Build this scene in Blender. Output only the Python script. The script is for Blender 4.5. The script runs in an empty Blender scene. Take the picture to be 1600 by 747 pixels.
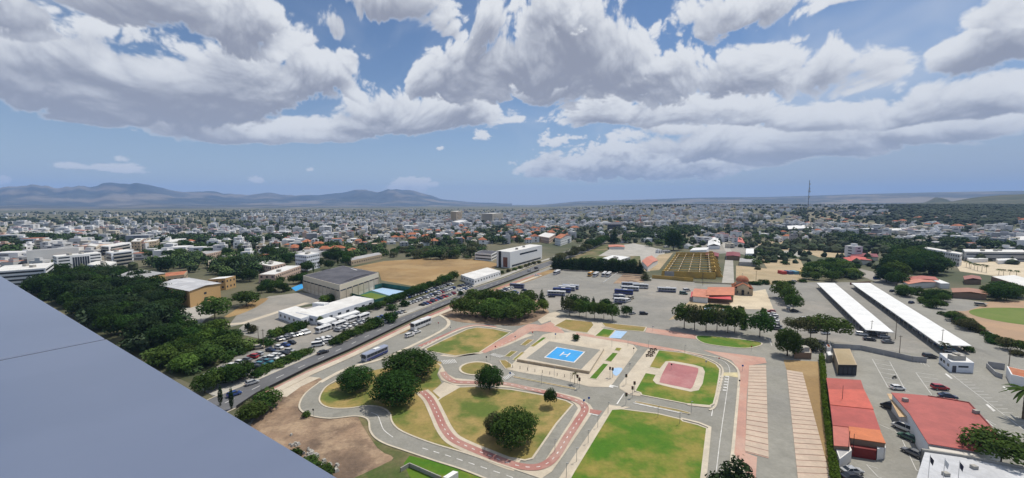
import bpy, bmesh, math, random
from mathutils import Vector, Matrix, noise as mnoise
from mathutils.geometry import tessellate_polygon
R = math.radians
rnd = random.Random(7)
S = bpy.context.scene
COL = S.collection

# ------------------------------------------------------------------ camera
CH = 58.0                                    # eye height on the roof terrace
FPX = 650.0                                  # focal length in photo pixels
PITCH = math.atan(55.5 / FPX)
cd = bpy.data.cameras.new('camera'); cam = bpy.data.objects.new('camera', cd); COL.objects.link(cam)
cd.sensor_width = 36; cd.lens = FPX / 1600 * 36; cd.clip_start = .05; cd.clip_end = 60000
cam.location = (0, 0, CH); cam.rotation_euler = (math.pi / 2 - PITCH, 0, 0)
S.camera = cam
FW = Vector((0, math.cos(PITCH), -math.sin(PITCH))); UP = Vector((0, math.sin(PITCH), math.cos(PITCH)))
def ray(px, py): return FW * FPX + Vector((px - 800, 0, 0)) + UP * (373.5 - py)
def G(px, py, z=0.0):
    """point of the plane at height z seen at a photo pixel"""
    d = ray(px, py); t = (z - CH) / d.z
    return Vector((d.x * t, d.y * t, z))
def proj(p):
    v = Vector(p) - Vector((0, 0, CH)); d = v.dot(FW)
    return (800 + FPX * v.x / d, 373.5 - FPX * v.dot(UP) / d) if d > .01 else (-9999, 9999)
def ppm(p): return FPX / max(1, (Vector(p) - Vector((0, 0, CH))).dot(FW))

# ------------------------------------------------------------------ light
SUN_EL, SUN_AZ = R(62), math.atan2(.78, .62)        # azimuth from +Y towards +X
S.view_settings.view_transform = 'Standard'; S.view_settings.look = 'None'
S.view_settings.gamma = 1; S.view_settings.exposure = 0.12
sl = bpy.data.lights.new('sun', 'SUN'); sl.energy = 3.65; sl.angle = R(.53); sl.color = (1, .935, .82)
so = bpy.data.objects.new('sun', sl); COL.objects.link(so)
sd = Vector((math.sin(SUN_AZ) * math.cos(SUN_EL), math.cos(SUN_AZ) * math.cos(SUN_EL), math.sin(SUN_EL)))
so.rotation_euler = sd.to_track_quat('Z', 'Y').to_euler(); so.location = (0, 0, 300)

def build_clouds():
    """clouds of the whole sky dome as an RGBA map: azimuth across, elevation up (cover, then light falling through it)"""
    import numpy as np
    W, HH = 3072, 768
    az = (np.arange(W, dtype=np.float32) + .5) / W * 2 * np.pi - np.pi
    el = (np.arange(HH, dtype=np.float32) + .5) / HH * (np.pi / 2)
    A, E = np.meshgrid(az, el)
    rg = np.random.RandomState(11)
    perm = np.tile(rg.permutation(256), 3).astype(np.int32)
    gx = np.cos(np.arange(256) * 2.399963).astype(np.float32); gy = np.sin(np.arange(256) * 2.399963).astype(np.float32)
    def perlin(x, y, per):
        x0 = np.floor(x).astype(np.int32); yi = np.floor(y).astype(np.int32)
        xf = x - x0; yf = y - yi; xi = x0 % per; x1 = (x0 + 1) % per
        u = xf * xf * (3 - 2 * xf); v = yf * yf * (3 - 2 * yf)
        def gr(ix, iy, fx, fy):
            h = perm[perm[ix & 255] + (iy & 255)]; return gx[h] * fx + gy[h] * fy
        a = gr(xi, yi, xf, yf); b = gr(x1, yi, xf - 1, yf); c = gr(xi, yi + 1, xf, yf - 1); d = gr(x1, yi + 1, xf - 1, yf - 1)
        a += (b - a) * u; c += (d - c) * u
        return a + (c - a) * v
    U = (A + np.pi) / (2 * np.pi); V = np.log(E + .20)
    def P2(f, off=0., wx=0., wy=0.):                        # noise of f cells round the horizon
        return perlin(U * f + wx, V * (f * .5 / 6.2832) * 1.25 + off + wy, f)
    def fbm(f, n, off=0., gain=.5, bill=False, wx=0., wy=0.):
        s = 0; amp = 1.; tot = 0
        for k in range(n):
            p = P2(f, off + 9.7 * k, wx, wy)
            s = s + amp * ((np.abs(p) * 2 - .5) if bill else p); tot += amp
            amp *= gain; f *= 2; wx = wx * 2; wy = wy * 2
        return s / tot
    wx = P2(18, 3.3); wy = P2(18, 50.1)
    ph = 2 * np.pi / W
    def sst(v, a, b):
        t = np.clip((v - a) / (b - a), 0, 1); return t * t * (3 - 2 * t)
    def shade(D, Q, rel):
        """cover and light of one bank: light falls from the sun's side above, so tops are bright and thick bases grey"""
        P = np.clip(Q, 0, 1.3); PD = np.clip(D, 0, 1.); n = P.shape[0]
        def sh(F, da, de):
            k = int(round(de / (np.pi / 2) * HH)); G_ = np.zeros_like(F)
            if k < n: G_[:n - k] = F[k:]
            return np.roll(G_, -int(round(da / ph)), 1)
        od = 0
        for st, w_ in ((.007, .3), (.016, .5), (.028, .8), (.044, 1.1), (.066, 1.2), (.095, 1.1), (.13, .8)): od = od + w_ * sh(P, st * .35, st)
        od = od / 5.3
        edge = np.clip(PD - .5 * sh(PD, .005, .012) - .5 * sh(PD, -.004, .018), -.35, .35)
        lit = .88 * np.exp(-2.5 * od - .20 * P) + .34 * edge + .26 * rel + .02
        return sst(D, -.05, .17), np.clip(lit, 0, 1)
    lo = np.array((.27, .29, .36), np.float32); mid = np.array((.485, .51, .57), np.float32); hi = np.array((.73, .75, .78), np.float32)
    hz = np.array((.435, .485, .58), np.float32)
    def colour(lit, E_):
        t = sst(lit, .0, .80)[..., None]
        c = np.where(t < .5, lo + (mid - lo) * t * 2, mid + (hi - mid) * (t * 2 - 1))
        f = (np.exp(-E_ / .10) * .6)[..., None]            # distant cloud fades into the air
        return c * (1 - f) + hz * f
    # broken cover all round, outside the stretch of sky that the banks below fill
    win = sst(1 - np.abs(A + .0) / 1.25, 0, .25) * sst(.62 - E, 0, .16)
    cov = -.55 + .80 * sst(E, .17, .33) + .8 * fbm(11, 3, 80.) - 1.6 * win
    fade = .3 + .7 * sst(E, .02, .2)
    bil = fbm(40, 5, 20., .54, True, .5 * wx, .5 * wy); sm = fbm(26, 5, 140., .52, False, .4 * wy, .4 * wx)
    al, lit = shade((cov + bil * fade + sm * fade).astype(np.float32), (cov + .3 * sm).astype(np.float32), sm * .5 + bil)
    rgb = colour(lit, E)
    wsp = fbm(14, 5, 300., .6, False, 1.6 * wx, .5 * wy)
    wisp = sst(wsp, -.06, .5) * .42 * sst(E, .05, .22); rgb = np.where((al < .02)[..., None], hi, rgb); al = np.maximum(al, wisp)
    A3, E3 = np.meshgrid(az, el)
    for b, bank in enumerate(BANKS):
        xs = [math.atan((p + q * r - 800) / FPX) for p, _, r, _, _ in bank for q in (-1.3, 1.3)]
        i0 = max(0, int((min(xs) - .12 + np.pi) / ph)); i1 = min(W, int((max(xs) + .12 + np.pi) / ph))
        j1 = int(.75 / (np.pi / 2) * HH); sl_ = (slice(0, j1), slice(i0, i1))
        U_, V_, A_, E_ = U, V, A, E
        U = U_[sl_]; V = V_[sl_]; A2 = A_[sl_]; E2 = E_[sl_]
        w1 = P2(34, 3.3 + 11 * b); w2 = P2(34, 50.1 + 7 * b); w3 = P2(90, 8.3 + 5 * b); w4 = P2(90, 90.1 + 3 * b)
        AW = A2 + .030 * w1 + .014 * w3; EW = E2 + .020 * w2 + .010 * w4
        F = np.full(U.shape, -3., np.float32)
        for px, py, rx, ru, rd in bank:
            d = ray(px, py).normalized(); a0 = math.atan2(d.x, d.y); e0 = math.asin(d.z); ca = math.cos(a0)
            dy = EW - e0; k_ = FPX / ca
            r = np.sqrt(((AW - a0) * FPX / (ca * ca * rx)) ** 2 + (dy * np.where(dy > 0, k_ / ru, k_ / rd)) ** 2)
            v = (1 - r) * min(1., .45 + ru / 60.)
            F = np.maximum(F, v) + .10 * np.clip(1 - np.abs(F - v) * 3, 0, 1)
        det = .62 + .38 * sst(E2, .05, .30)
        f0 = 52 if b else 120
        bil = fbm(f0, 6, 20. + 31 * b, .60, True, .8 * w1, .8 * w2); sm = fbm(f0 // 2, 6, 140. + 17 * b, .60, False, .5 * w2, .5 * w1)
        bl2 = fbm(f0, 2, 20. + 31 * b, .5, True, .8 * w1, .8 * w2); sl2 = fbm(f0 // 2, 2, 140. + 17 * b, .5, False, .5 * w2, .5 * w1)
        a_, l_ = shade((F * 1.05 + .0 + bil * 1.30 * det + sm * .8 * det).astype(np.float32), (F * 1.05 + .06 + (sl2 * .7 + bl2 * .8) * det).astype(np.float32), sm * .5 + bil * 1.5)
        c_ = colour(l_, E2); U, V = U_, V_
        a3 = a_[..., None]; rgb[sl_] = rgb[sl_] * (1 - a3) + c_ * a3; al[sl_] = 1 - (1 - al[sl_]) * (1 - a_)
    rain = .72 * sst(A, -.05, .75) * sst(2.2 - A, 0, .9) * np.exp(-(E / .17) ** 2)   # grey showers hang under the thick banks
    k_ = (al / np.maximum(1 - (1 - al) * (1 - rain), 1e-4))[..., None]; rgb = rgb * k_ + np.array((.35, .385, .455), np.float32) * (1 - k_); al = 1 - (1 - al) * (1 - rain)
    veil = .88 * np.exp(-E / .115)                          # pale air near the horizon, the same all round
    t_ = 1 - (1 - al) * (1 - veil); k_ = (al / np.maximum(t_, 1e-4))[..., None]; rgb = rgb * k_ + hz * (1 - k_); al = t_
    res = []
    for nm, ch in (('cloud_light', rgb), ('cloud_cover', np.repeat(al[..., None], 3, 2))):
        img = np.ones((2 * HH, W, 4), np.float32); img[:, :, :3] = ch[0].mean(0)
        img[HH:, :, :3] = ch
        im = bpy.data.images.new(nm, W, 2 * HH, float_buffer=True); im.colorspace_settings.name = 'Non-Color'
        im.pixels.foreach_set(img.ravel()); im.update(); im.pack(); res.append(im)
    return res
# banks of cumulus from the farthest to the nearest: photo px, base py, half width, height above the base, depth under it
BANKS = [
 [(1000,262,150,40,18),(930,258,110,34,20),(1080,262,120,32,14),(870,264,70,24,12),(1190,246,120,20,8),(155,266,80,12,6),(195,263,36,14,7),(628,292,38,17,9),(648,296,28,10,7),
  (752,213,30,15,10),(868,222,30,14,8),(490,273,10,5,4),(0,287,18,10,6),(402,277,16,7,5),(1490,224,24,13,7),(690,228,10,5,4)],
 [(1250,228,260,48,24),(1120,228,160,44,26),(1430,206,220,44,18),(1540,192,120,55,16),(1050,205,100,28,10),(1340,220,200,40,16)],
 [(330,196,150,52,20),(590,172,80,46,26),(400,215,90,26,10),(500,210,105,38,14),(440,206,70,34,12),(560,197,60,34,16),(640,197,110,50,16),(720,182,85,40,22),(950,185,120,48,16),(1050,182,90,42,16),(1180,187,110,38,12),(1290,192,130,38,14),
  (1480,180,130,80,16),(1560,172,100,70,20),(800,190,20,11,6),(1400,190,70,40,12)],
 [(60,150,150,110,26),(90,110,190,100,60),(250,150,180,90,55),(350,140,140,90,62),(480,130,115,66,26),(130,193,100,16,8),(210,195,28,12,6),(530,120,50,30,18),
  (1000,122,140,52,42),(1150,122,150,60,36),(1280,112,130,56,36),(1380,106,45,28,12),(880,140,90,50,28)],
 [(720,112,82,66,40),(690,130,60,44,26),(800,100,110,56,50),(900,75,120,85,72),(965,100,85,60,40),(1520,92,105,44,24),(1570,62,90,66,60),(770,40,50,50,30)],
 [(480,62,30,16,9),(545,90,22,9,6),(1022,58,26,16,14),(1250,70,30,10,6),(700,55,30,18,10),(1180,16,170,60,36),(1100,20,80,50,44),(1330,0,90,40,14),(610,8,125,50,30),(520,40,45,24,22),(190,0,250,70,32),(340,30,150,70,46),(420,30,60,30,30),(1580,8,90,50,30),(860,12,70,50,40),(20,30,90,60,40)],
]
SKY = .082
def build_world():
    w = bpy.data.worlds.new('World'); S.world = w; w.use_nodes = True
    nt = w.node_tree; N = nt.nodes; L = nt.links; N.clear()
    sky = N.new('ShaderNodeTexSky'); sky.sky_type = 'NISHITA'; sky.sun_disc = False
    sky.sun_elevation = SUN_EL; sky.sun_rotation = SUN_AZ; sky.altitude = 150; sky.air_density = 1.0; sky.dust_density = .0; sky.ozone_density = 6.0
    tc = N.new('ShaderNodeTexCoord'); mp = N.new('ShaderNodeMapping'); mp.inputs['Rotation'].default_value = (0, 0, R(-90))
    L.new(tc.outputs['Generated'], mp.inputs[0])
    ev = N.new('ShaderNodeTexEnvironment'); ev.image, cov_im = build_clouds(); ev.interpolation = 'Linear'; L.new(mp.outputs[0], ev.inputs[0])
    cs = N.new('ShaderNodeVectorMath'); cs.operation = 'SCALE'; cs.inputs['Scale'].default_value = 1 / SKY; L.new(ev.outputs['Color'], cs.inputs[0])
    al = N.new('ShaderNodeTexEnvironment'); al.image = cov_im; L.new(mp.outputs[0], al.inputs[0])
    mx = N.new('ShaderNodeMix'); mx.data_type = 'RGBA'
    L.new(al.outputs[0], mx.inputs[0]); L.new(sky.outputs[0], mx.inputs[6]); L.new(cs.outputs[0], mx.inputs[7])
    bg = N.new('ShaderNodeBackground'); bg.inputs['Strength'].default_value = SKY; L.new(mx.outputs[2], bg.inputs[0])
    out = N.new('ShaderNodeOutputWorld'); L.new(bg.outputs[0], out.inputs[0])
    w.cycles.sampling_method = 'MANUAL'; w.cycles.sample_map_resolution = 1024
build_world()
S.cycles.use_denoising = True
S.cycles.max_bounces = 4; S.cycles.diffuse_bounces = 2; S.cycles.glossy_bounces = 2; S.cycles.transmission_bounces = 2
S.cycles.volume_bounces = 1; S.cycles.transparent_max_bounces = 4; S.cycles.caustics_reflective = False; S.cycles.caustics_refractive = False
# ------------------------------------------------------------------ helpers
def link(o, parent=None):
    COL.objects.link(o)
    if parent is not None: o.parent = parent
    return o
def tag(o, label=None, cat=None, group=None, kind=None):
    if label: o['label'] = label
    if cat: o['category'] = cat
    if group: o['group'] = group
    if kind: o['kind'] = kind
    return o
def thing(name, label, cat, loc=(0, 0, 0), rz=0., group=None):
    o = bpy.data.objects.new(name, None); o.empty_display_size = .5; COL.objects.link(o)
    o.location = loc; o.rotation_euler = (0, 0, rz); return tag(o, label, cat, group)
class MB:
    """collects faces of one mesh"""
    def __init__(s): s.v = []; s.f = []; s.m = []
    def add(s, vs, fs, mi=0):
        k = len(s.v); s.v += [tuple(q) for q in vs]; s.f += [tuple(k + i for i in f) for f in fs]; s.m += [mi] * len(fs); return s
    def box(s, x, y, z0, z1, lx, ly, rz=0., mi=0, top=1., topx=None):
        c, n = math.cos(rz), math.sin(rz); tx = top if topx is None else topx; vs = []
        for z, kx, ky in ((z0, 1, 1), (z1, tx, top)):
            for ax, ay in ((-1, -1), (1, -1), (1, 1), (-1, 1)):
                px, py = ax * lx / 2 * kx, ay * ly / 2 * ky; vs.append((x + px * c - py * n, y + px * n + py * c, z))
        return s.add(vs, [(3, 2, 1, 0), (4, 5, 6, 7), (0, 1, 5, 4), (1, 2, 6, 5), (2, 3, 7, 6), (3, 0, 4, 7)], mi)
    def prism(s, pts, z0, z1, mi=0, mi_top=None):
        pts = [(p[0], p[1]) for p in pts]
        if sum(a[0] * b[1] - b[0] * a[1] for a, b in zip(pts, pts[1:] + pts[:1])) < 0: pts = pts[::-1]
        n = len(pts); k = len(s.v)
        s.v += [(x, y, z0) for x, y in pts] + [(x, y, z1) for x, y in pts]
        for i in range(n): j = (i + 1) % n; s.f.append((k + i, k + j, k + n + j, k + n + i)); s.m.append(mi)
        for t in tessellate_polygon([[Vector((x, y, 0)) for x, y in pts]]):
            a, b, c = (Vector(pts[i]) for i in t)
            if (b - a).cross(c - a) < 0: t = t[::-1]
            s.f.append(tuple(k + n + i for i in t)); s.m.append(mi if mi_top is None else mi_top)
        return s
    def flat(s, pts, z, mi=0):
        pts = [(p[0], p[1]) for p in pts]; k = len(s.v); s.v += [(x, y, z) for x, y in pts]
        for t in tessellate_polygon([[Vector((x, y, 0)) for x, y in pts]]):
            a, b, c = (Vector(pts[i]) for i in t)
            if (b - a).cross(c - a) < 0: t = t[::-1]
            s.f.append(tuple(k + i for i in t)); s.m.append(mi)
        return s
    def tube(s, a, b, r0, r1=None, n=6, mi=0):
        a, b = Vector(a), Vector(b); r1 = r0 if r1 is None else r1; d = (b - a).normalized()
        u = d.orthogonal().normalized(); w = d.cross(u); vs = []
        for p, r in ((a, r0), (b, r1)): vs += [p + (u * math.cos(6.2832 * i / n) + w * math.sin(6.2832 * i / n)) * r for i in range(n)]
        fs = [(i, (i + 1) % n, n + (i + 1) % n, n + i) for i in range(n)] + [tuple(range(n))[::-1], tuple(range(n, 2 * n))]
        return s.add(vs, fs, mi)
    def ribbon(s, pts, w, z, h=0., closed=False, mi=0):
        L = offset(pts, w / 2, closed); Q = offset(pts, -w / 2, closed); n = len(pts); k = len(s.v)
        s.v += [(p[0], p[1], z + h) for p in L] + [(p[0], p[1], z + h) for p in Q]
        if h: s.v += [(p[0], p[1], z) for p in L] + [(p[0], p[1], z) for p in Q]
        for i in range(n if closed else n - 1):
            j = (i + 1) % n
            s.f.append((k + i, k + n + i, k + n + j, k + j)); s.m.append(mi)
            if h:
                s.f.append((k + i, k + j, k + 2 * n + j, k + 2 * n + i)); s.m.append(mi)
                s.f.append((k + n + i, k + 3 * n + i, k + 3 * n + j, k + n + j)); s.m.append(mi)
        return s
    def mesh(s, name, mats, smooth=False):
        me = bpy.data.meshes.new(name); me.from_pydata(s.v, [], s.f); me.polygons.foreach_set('material_index', s.m)
        for m in (mats if isinstance(mats, (list, tuple)) else [mats]): me.materials.append(m)
        if smooth: me.polygons.foreach_set('use_smooth', [True] * len(s.f))
        me.update(); return me
    def build(s, name, mats, parent=None, smooth=False):
        return link(bpy.data.objects.new(name, s.mesh(name, mats, smooth)), parent)
def offset(pts, d, closed):
    n = len(pts); out = []
    for i in range(n):
        a = Vector(pts[i - 1][:2]) if (i or closed) else None; b = Vector(pts[i][:2]); c = Vector(pts[(i + 1) % n][:2]) if (i < n - 1 or closed) else None
        d1 = (b - a).normalized() if a is not None else None; d2 = (c - b).normalized() if c is not None else None
        d1 = d1 or d2; d2 = d2 or d1
        n1 = Vector((-d1.y, d1.x)); n2 = Vector((-d2.y, d2.x)); m = (n1 + n2)
        m = m.normalized() if m.length > .1 else n1
        out.append(b + m * (d / max(.45, m.dot(n1))))
    return out
def gp(px, z=0.): return [G(x, y, z) for x, y in px]
def smooth(pts, n=5, closed=True):
    pts = [Vector(p) for p in pts]; m = len(pts); out = []
    for i in range(m if closed else m - 1):
        p0 = pts[i - 1] if (i or closed) else pts[0]; p1 = pts[i]; p2 = pts[(i + 1) % m]; p3 = pts[(i + 2) % m] if (i + 2 < m or closed) else p2
        for k in range(n):
            t = k / n; out.append(.5 * ((2 * p1) + (p2 - p0) * t + (2 * p0 - 5 * p1 + 4 * p2 - p3) * t * t + (3 * p1 - p0 - 3 * p2 + p3) * t ** 3))
    if not closed: out.append(pts[-1])
    return out
def inside(p, poly):
    x, y = p; c = False; j = len(poly) - 1
    for i in range(len(poly)):
        a, b = poly[i], poly[j]
        if (a[1] > y) != (b[1] > y) and x < (b[0] - a[0]) * (y - a[1]) / (b[1] - a[1]) + a[0]: c = not c
        j = i
    return c
ORD = 'first second third fourth fifth sixth seventh eighth ninth tenth eleventh twelfth thirteenth fourteenth fifteenth sixteenth seventeenth eighteenth nineteenth twentieth'.split()
def ordn(i):
    return ORD[i] if i < 20 else '%d%s' % (i + 1, 'th' if 10 < (i + 1) % 100 < 14 else {1: 'st', 2: 'nd', 3: 'rd'}.get((i + 1) % 10, 'th'))
def rank(objs, fmt, group):
    """labels by order across the view: fmt has {n} for the ordinal"""
    for i, o in enumerate(sorted(objs, key=lambda o: proj(o.location)[0])):
        o['label'] = fmt.format(n=ordn(i)); o['group'] = group

# ------------------------------------------------------------------ materials
def mat(name, c, c2=None, scale=.2, rough=.85, c3=None, scale3=.03, amt3=.5, metal=0., bump=0., obj=False, lo=.38, hi=.62, local=False, grain=.12, coat=0., broad=0.):
    m = bpy.data.materials.new(name); m.use_nodes = True; nt = m.node_tree; N, L = nt.nodes, nt.links
    p = N['Principled BSDF']; p.inputs['Roughness'].default_value = rough; p.inputs['Metallic'].default_value = metal
    if coat: p.inputs['Coat Weight'].default_value = coat; p.inputs['Coat Roughness'].default_value = .1
    p.inputs['Specular IOR Level'].default_value = .3
    if local: v = N.new('ShaderNodeTexCoord').outputs['Object']
    else: v = N.new('ShaderNodeNewGeometry').outputs['Position']
    def noise(sc, det=4, rg=.6):
        n = N.new('ShaderNodeTexNoise'); n.inputs['Scale'].default_value = sc; n.inputs['Detail'].default_value = det; n.inputs['Roughness'].default_value = rg
        L.new(v, n.inputs['Vector']); return n.outputs['Fac']
    def ramp(f, a, b):
        r = N.new('ShaderNodeMapRange'); r.interpolation_type = 'SMOOTHSTEP'; r.inputs[1].default_value = a; r.inputs[2].default_value = b; L.new(f, r.inputs[0]); return r.outputs[0]
    def mix(f, a, b, bt='MIX'):
        x = N.new('ShaderNodeMix'); x.data_type = 'RGBA'; x.blend_type = bt
        for s_, q in ((0, f), (6, a), (7, b)):
            if isinstance(q, (int, float)): x.inputs[s_].default_value = q
            elif isinstance(q, tuple): x.inputs[s_].default_value = (*q, 1)
            else: L.new(q, x.inputs[s_])
        return x.outputs[2]
    if obj: col = N.new('ShaderNodeObjectInfo').outputs['Color']
    else: col = c
    if c2 is not None: col = mix(ramp(noise(scale), lo, hi), col, c2)
    if c3 is not None:
        q = N.new('ShaderNodeMath'); q.operation = 'MULTIPLY'; q.inputs[1].default_value = amt3; L.new(ramp(noise(scale3, 5), .46, .62), q.inputs[0]); col = mix(q.outputs[0], col, c3)
    for grain, gsc in ((broad, .16), (grain, 1.1)):
        if not grain: continue
        g = N.new('ShaderNodeMapRange'); g.inputs[3].default_value = 1 - grain; g.inputs[4].default_value = 1 + grain; g.inputs[1].default_value = .25; g.inputs[2].default_value = .75
        L.new(noise(gsc, 6, .75), g.inputs[0])
        x = N.new('ShaderNodeVectorMath'); x.operation = 'SCALE'; L.new(g.outputs[0], x.inputs['Scale'])
        if isinstance(col, tuple): x.inputs[0].default_value = col[:3]
        else: L.new(col, x.inputs[0])
        col = x.outputs[0]
    if isinstance(col, tuple): p.inputs['Base Color'].default_value = (*col[:3], 1)
    else: L.new(col, p.inputs['Base Color'])
    if bump:
        b = N.new('ShaderNodeBump'); b.inputs['Strength'].default_value = bump; b.inputs['Distance'].default_value = .2; L.new(noise(1.7, 5, .7), b.inputs['Height']); L.new(b.outputs[0], p.inputs['Normal'])
    return m
def attr_mat(name, rough=.85):
    m = bpy.data.materials.new(name); m.use_nodes = True; nt = m.node_tree
    a = nt.nodes.new('ShaderNodeAttribute'); a.attribute_name = 'paint'; p = nt.nodes['Principled BSDF']; p.inputs['Roughness'].default_value = rough
    nt.links.new(a.outputs['Color'], p.inputs['Base Color']); return m
def leaf_mat(name):
    m = bpy.data.materials.new(name); m.use_nodes = True; nt = m.node_tree; N, L = nt.nodes, nt.links; N.remove(N['Principled BSDF'])
    oi = N.new('ShaderNodeObjectInfo'); ge = N.new('ShaderNodeNewGeometry'); n = N.new('ShaderNodeTexNoise'); n.inputs['Scale'].default_value = .55; n.inputs['Detail'].default_value = 3
    L.new(ge.outputs['Position'], n.inputs['Vector'])
    r = N.new('ShaderNodeMapRange'); r.inputs[1].default_value = .3; r.inputs[2].default_value = .7; r.inputs[3].default_value = .62; r.inputs[4].default_value = 1.4; L.new(n.outputs['Fac'], r.inputs[0])
    s = N.new('ShaderNodeVectorMath'); s.operation = 'SCALE'; L.new(oi.outputs['Color'], s.inputs[0]); L.new(r.outputs[0], s.inputs['Scale'])
    d = N.new('ShaderNodeBsdfDiffuse'); t = N.new('ShaderNodeBsdfTranslucent'); L.new(s.outputs[0], d.inputs[0]); L.new(s.outputs[0], t.inputs[0])
    x = N.new('ShaderNodeMixShader'); x.inputs[0].default_value = .34; L.new(d.outputs[0], x.inputs[1]); L.new(t.outputs[0], x.inputs[2]); L.new(x.outputs[0], N['Material Output'].inputs[0]); return m
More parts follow.
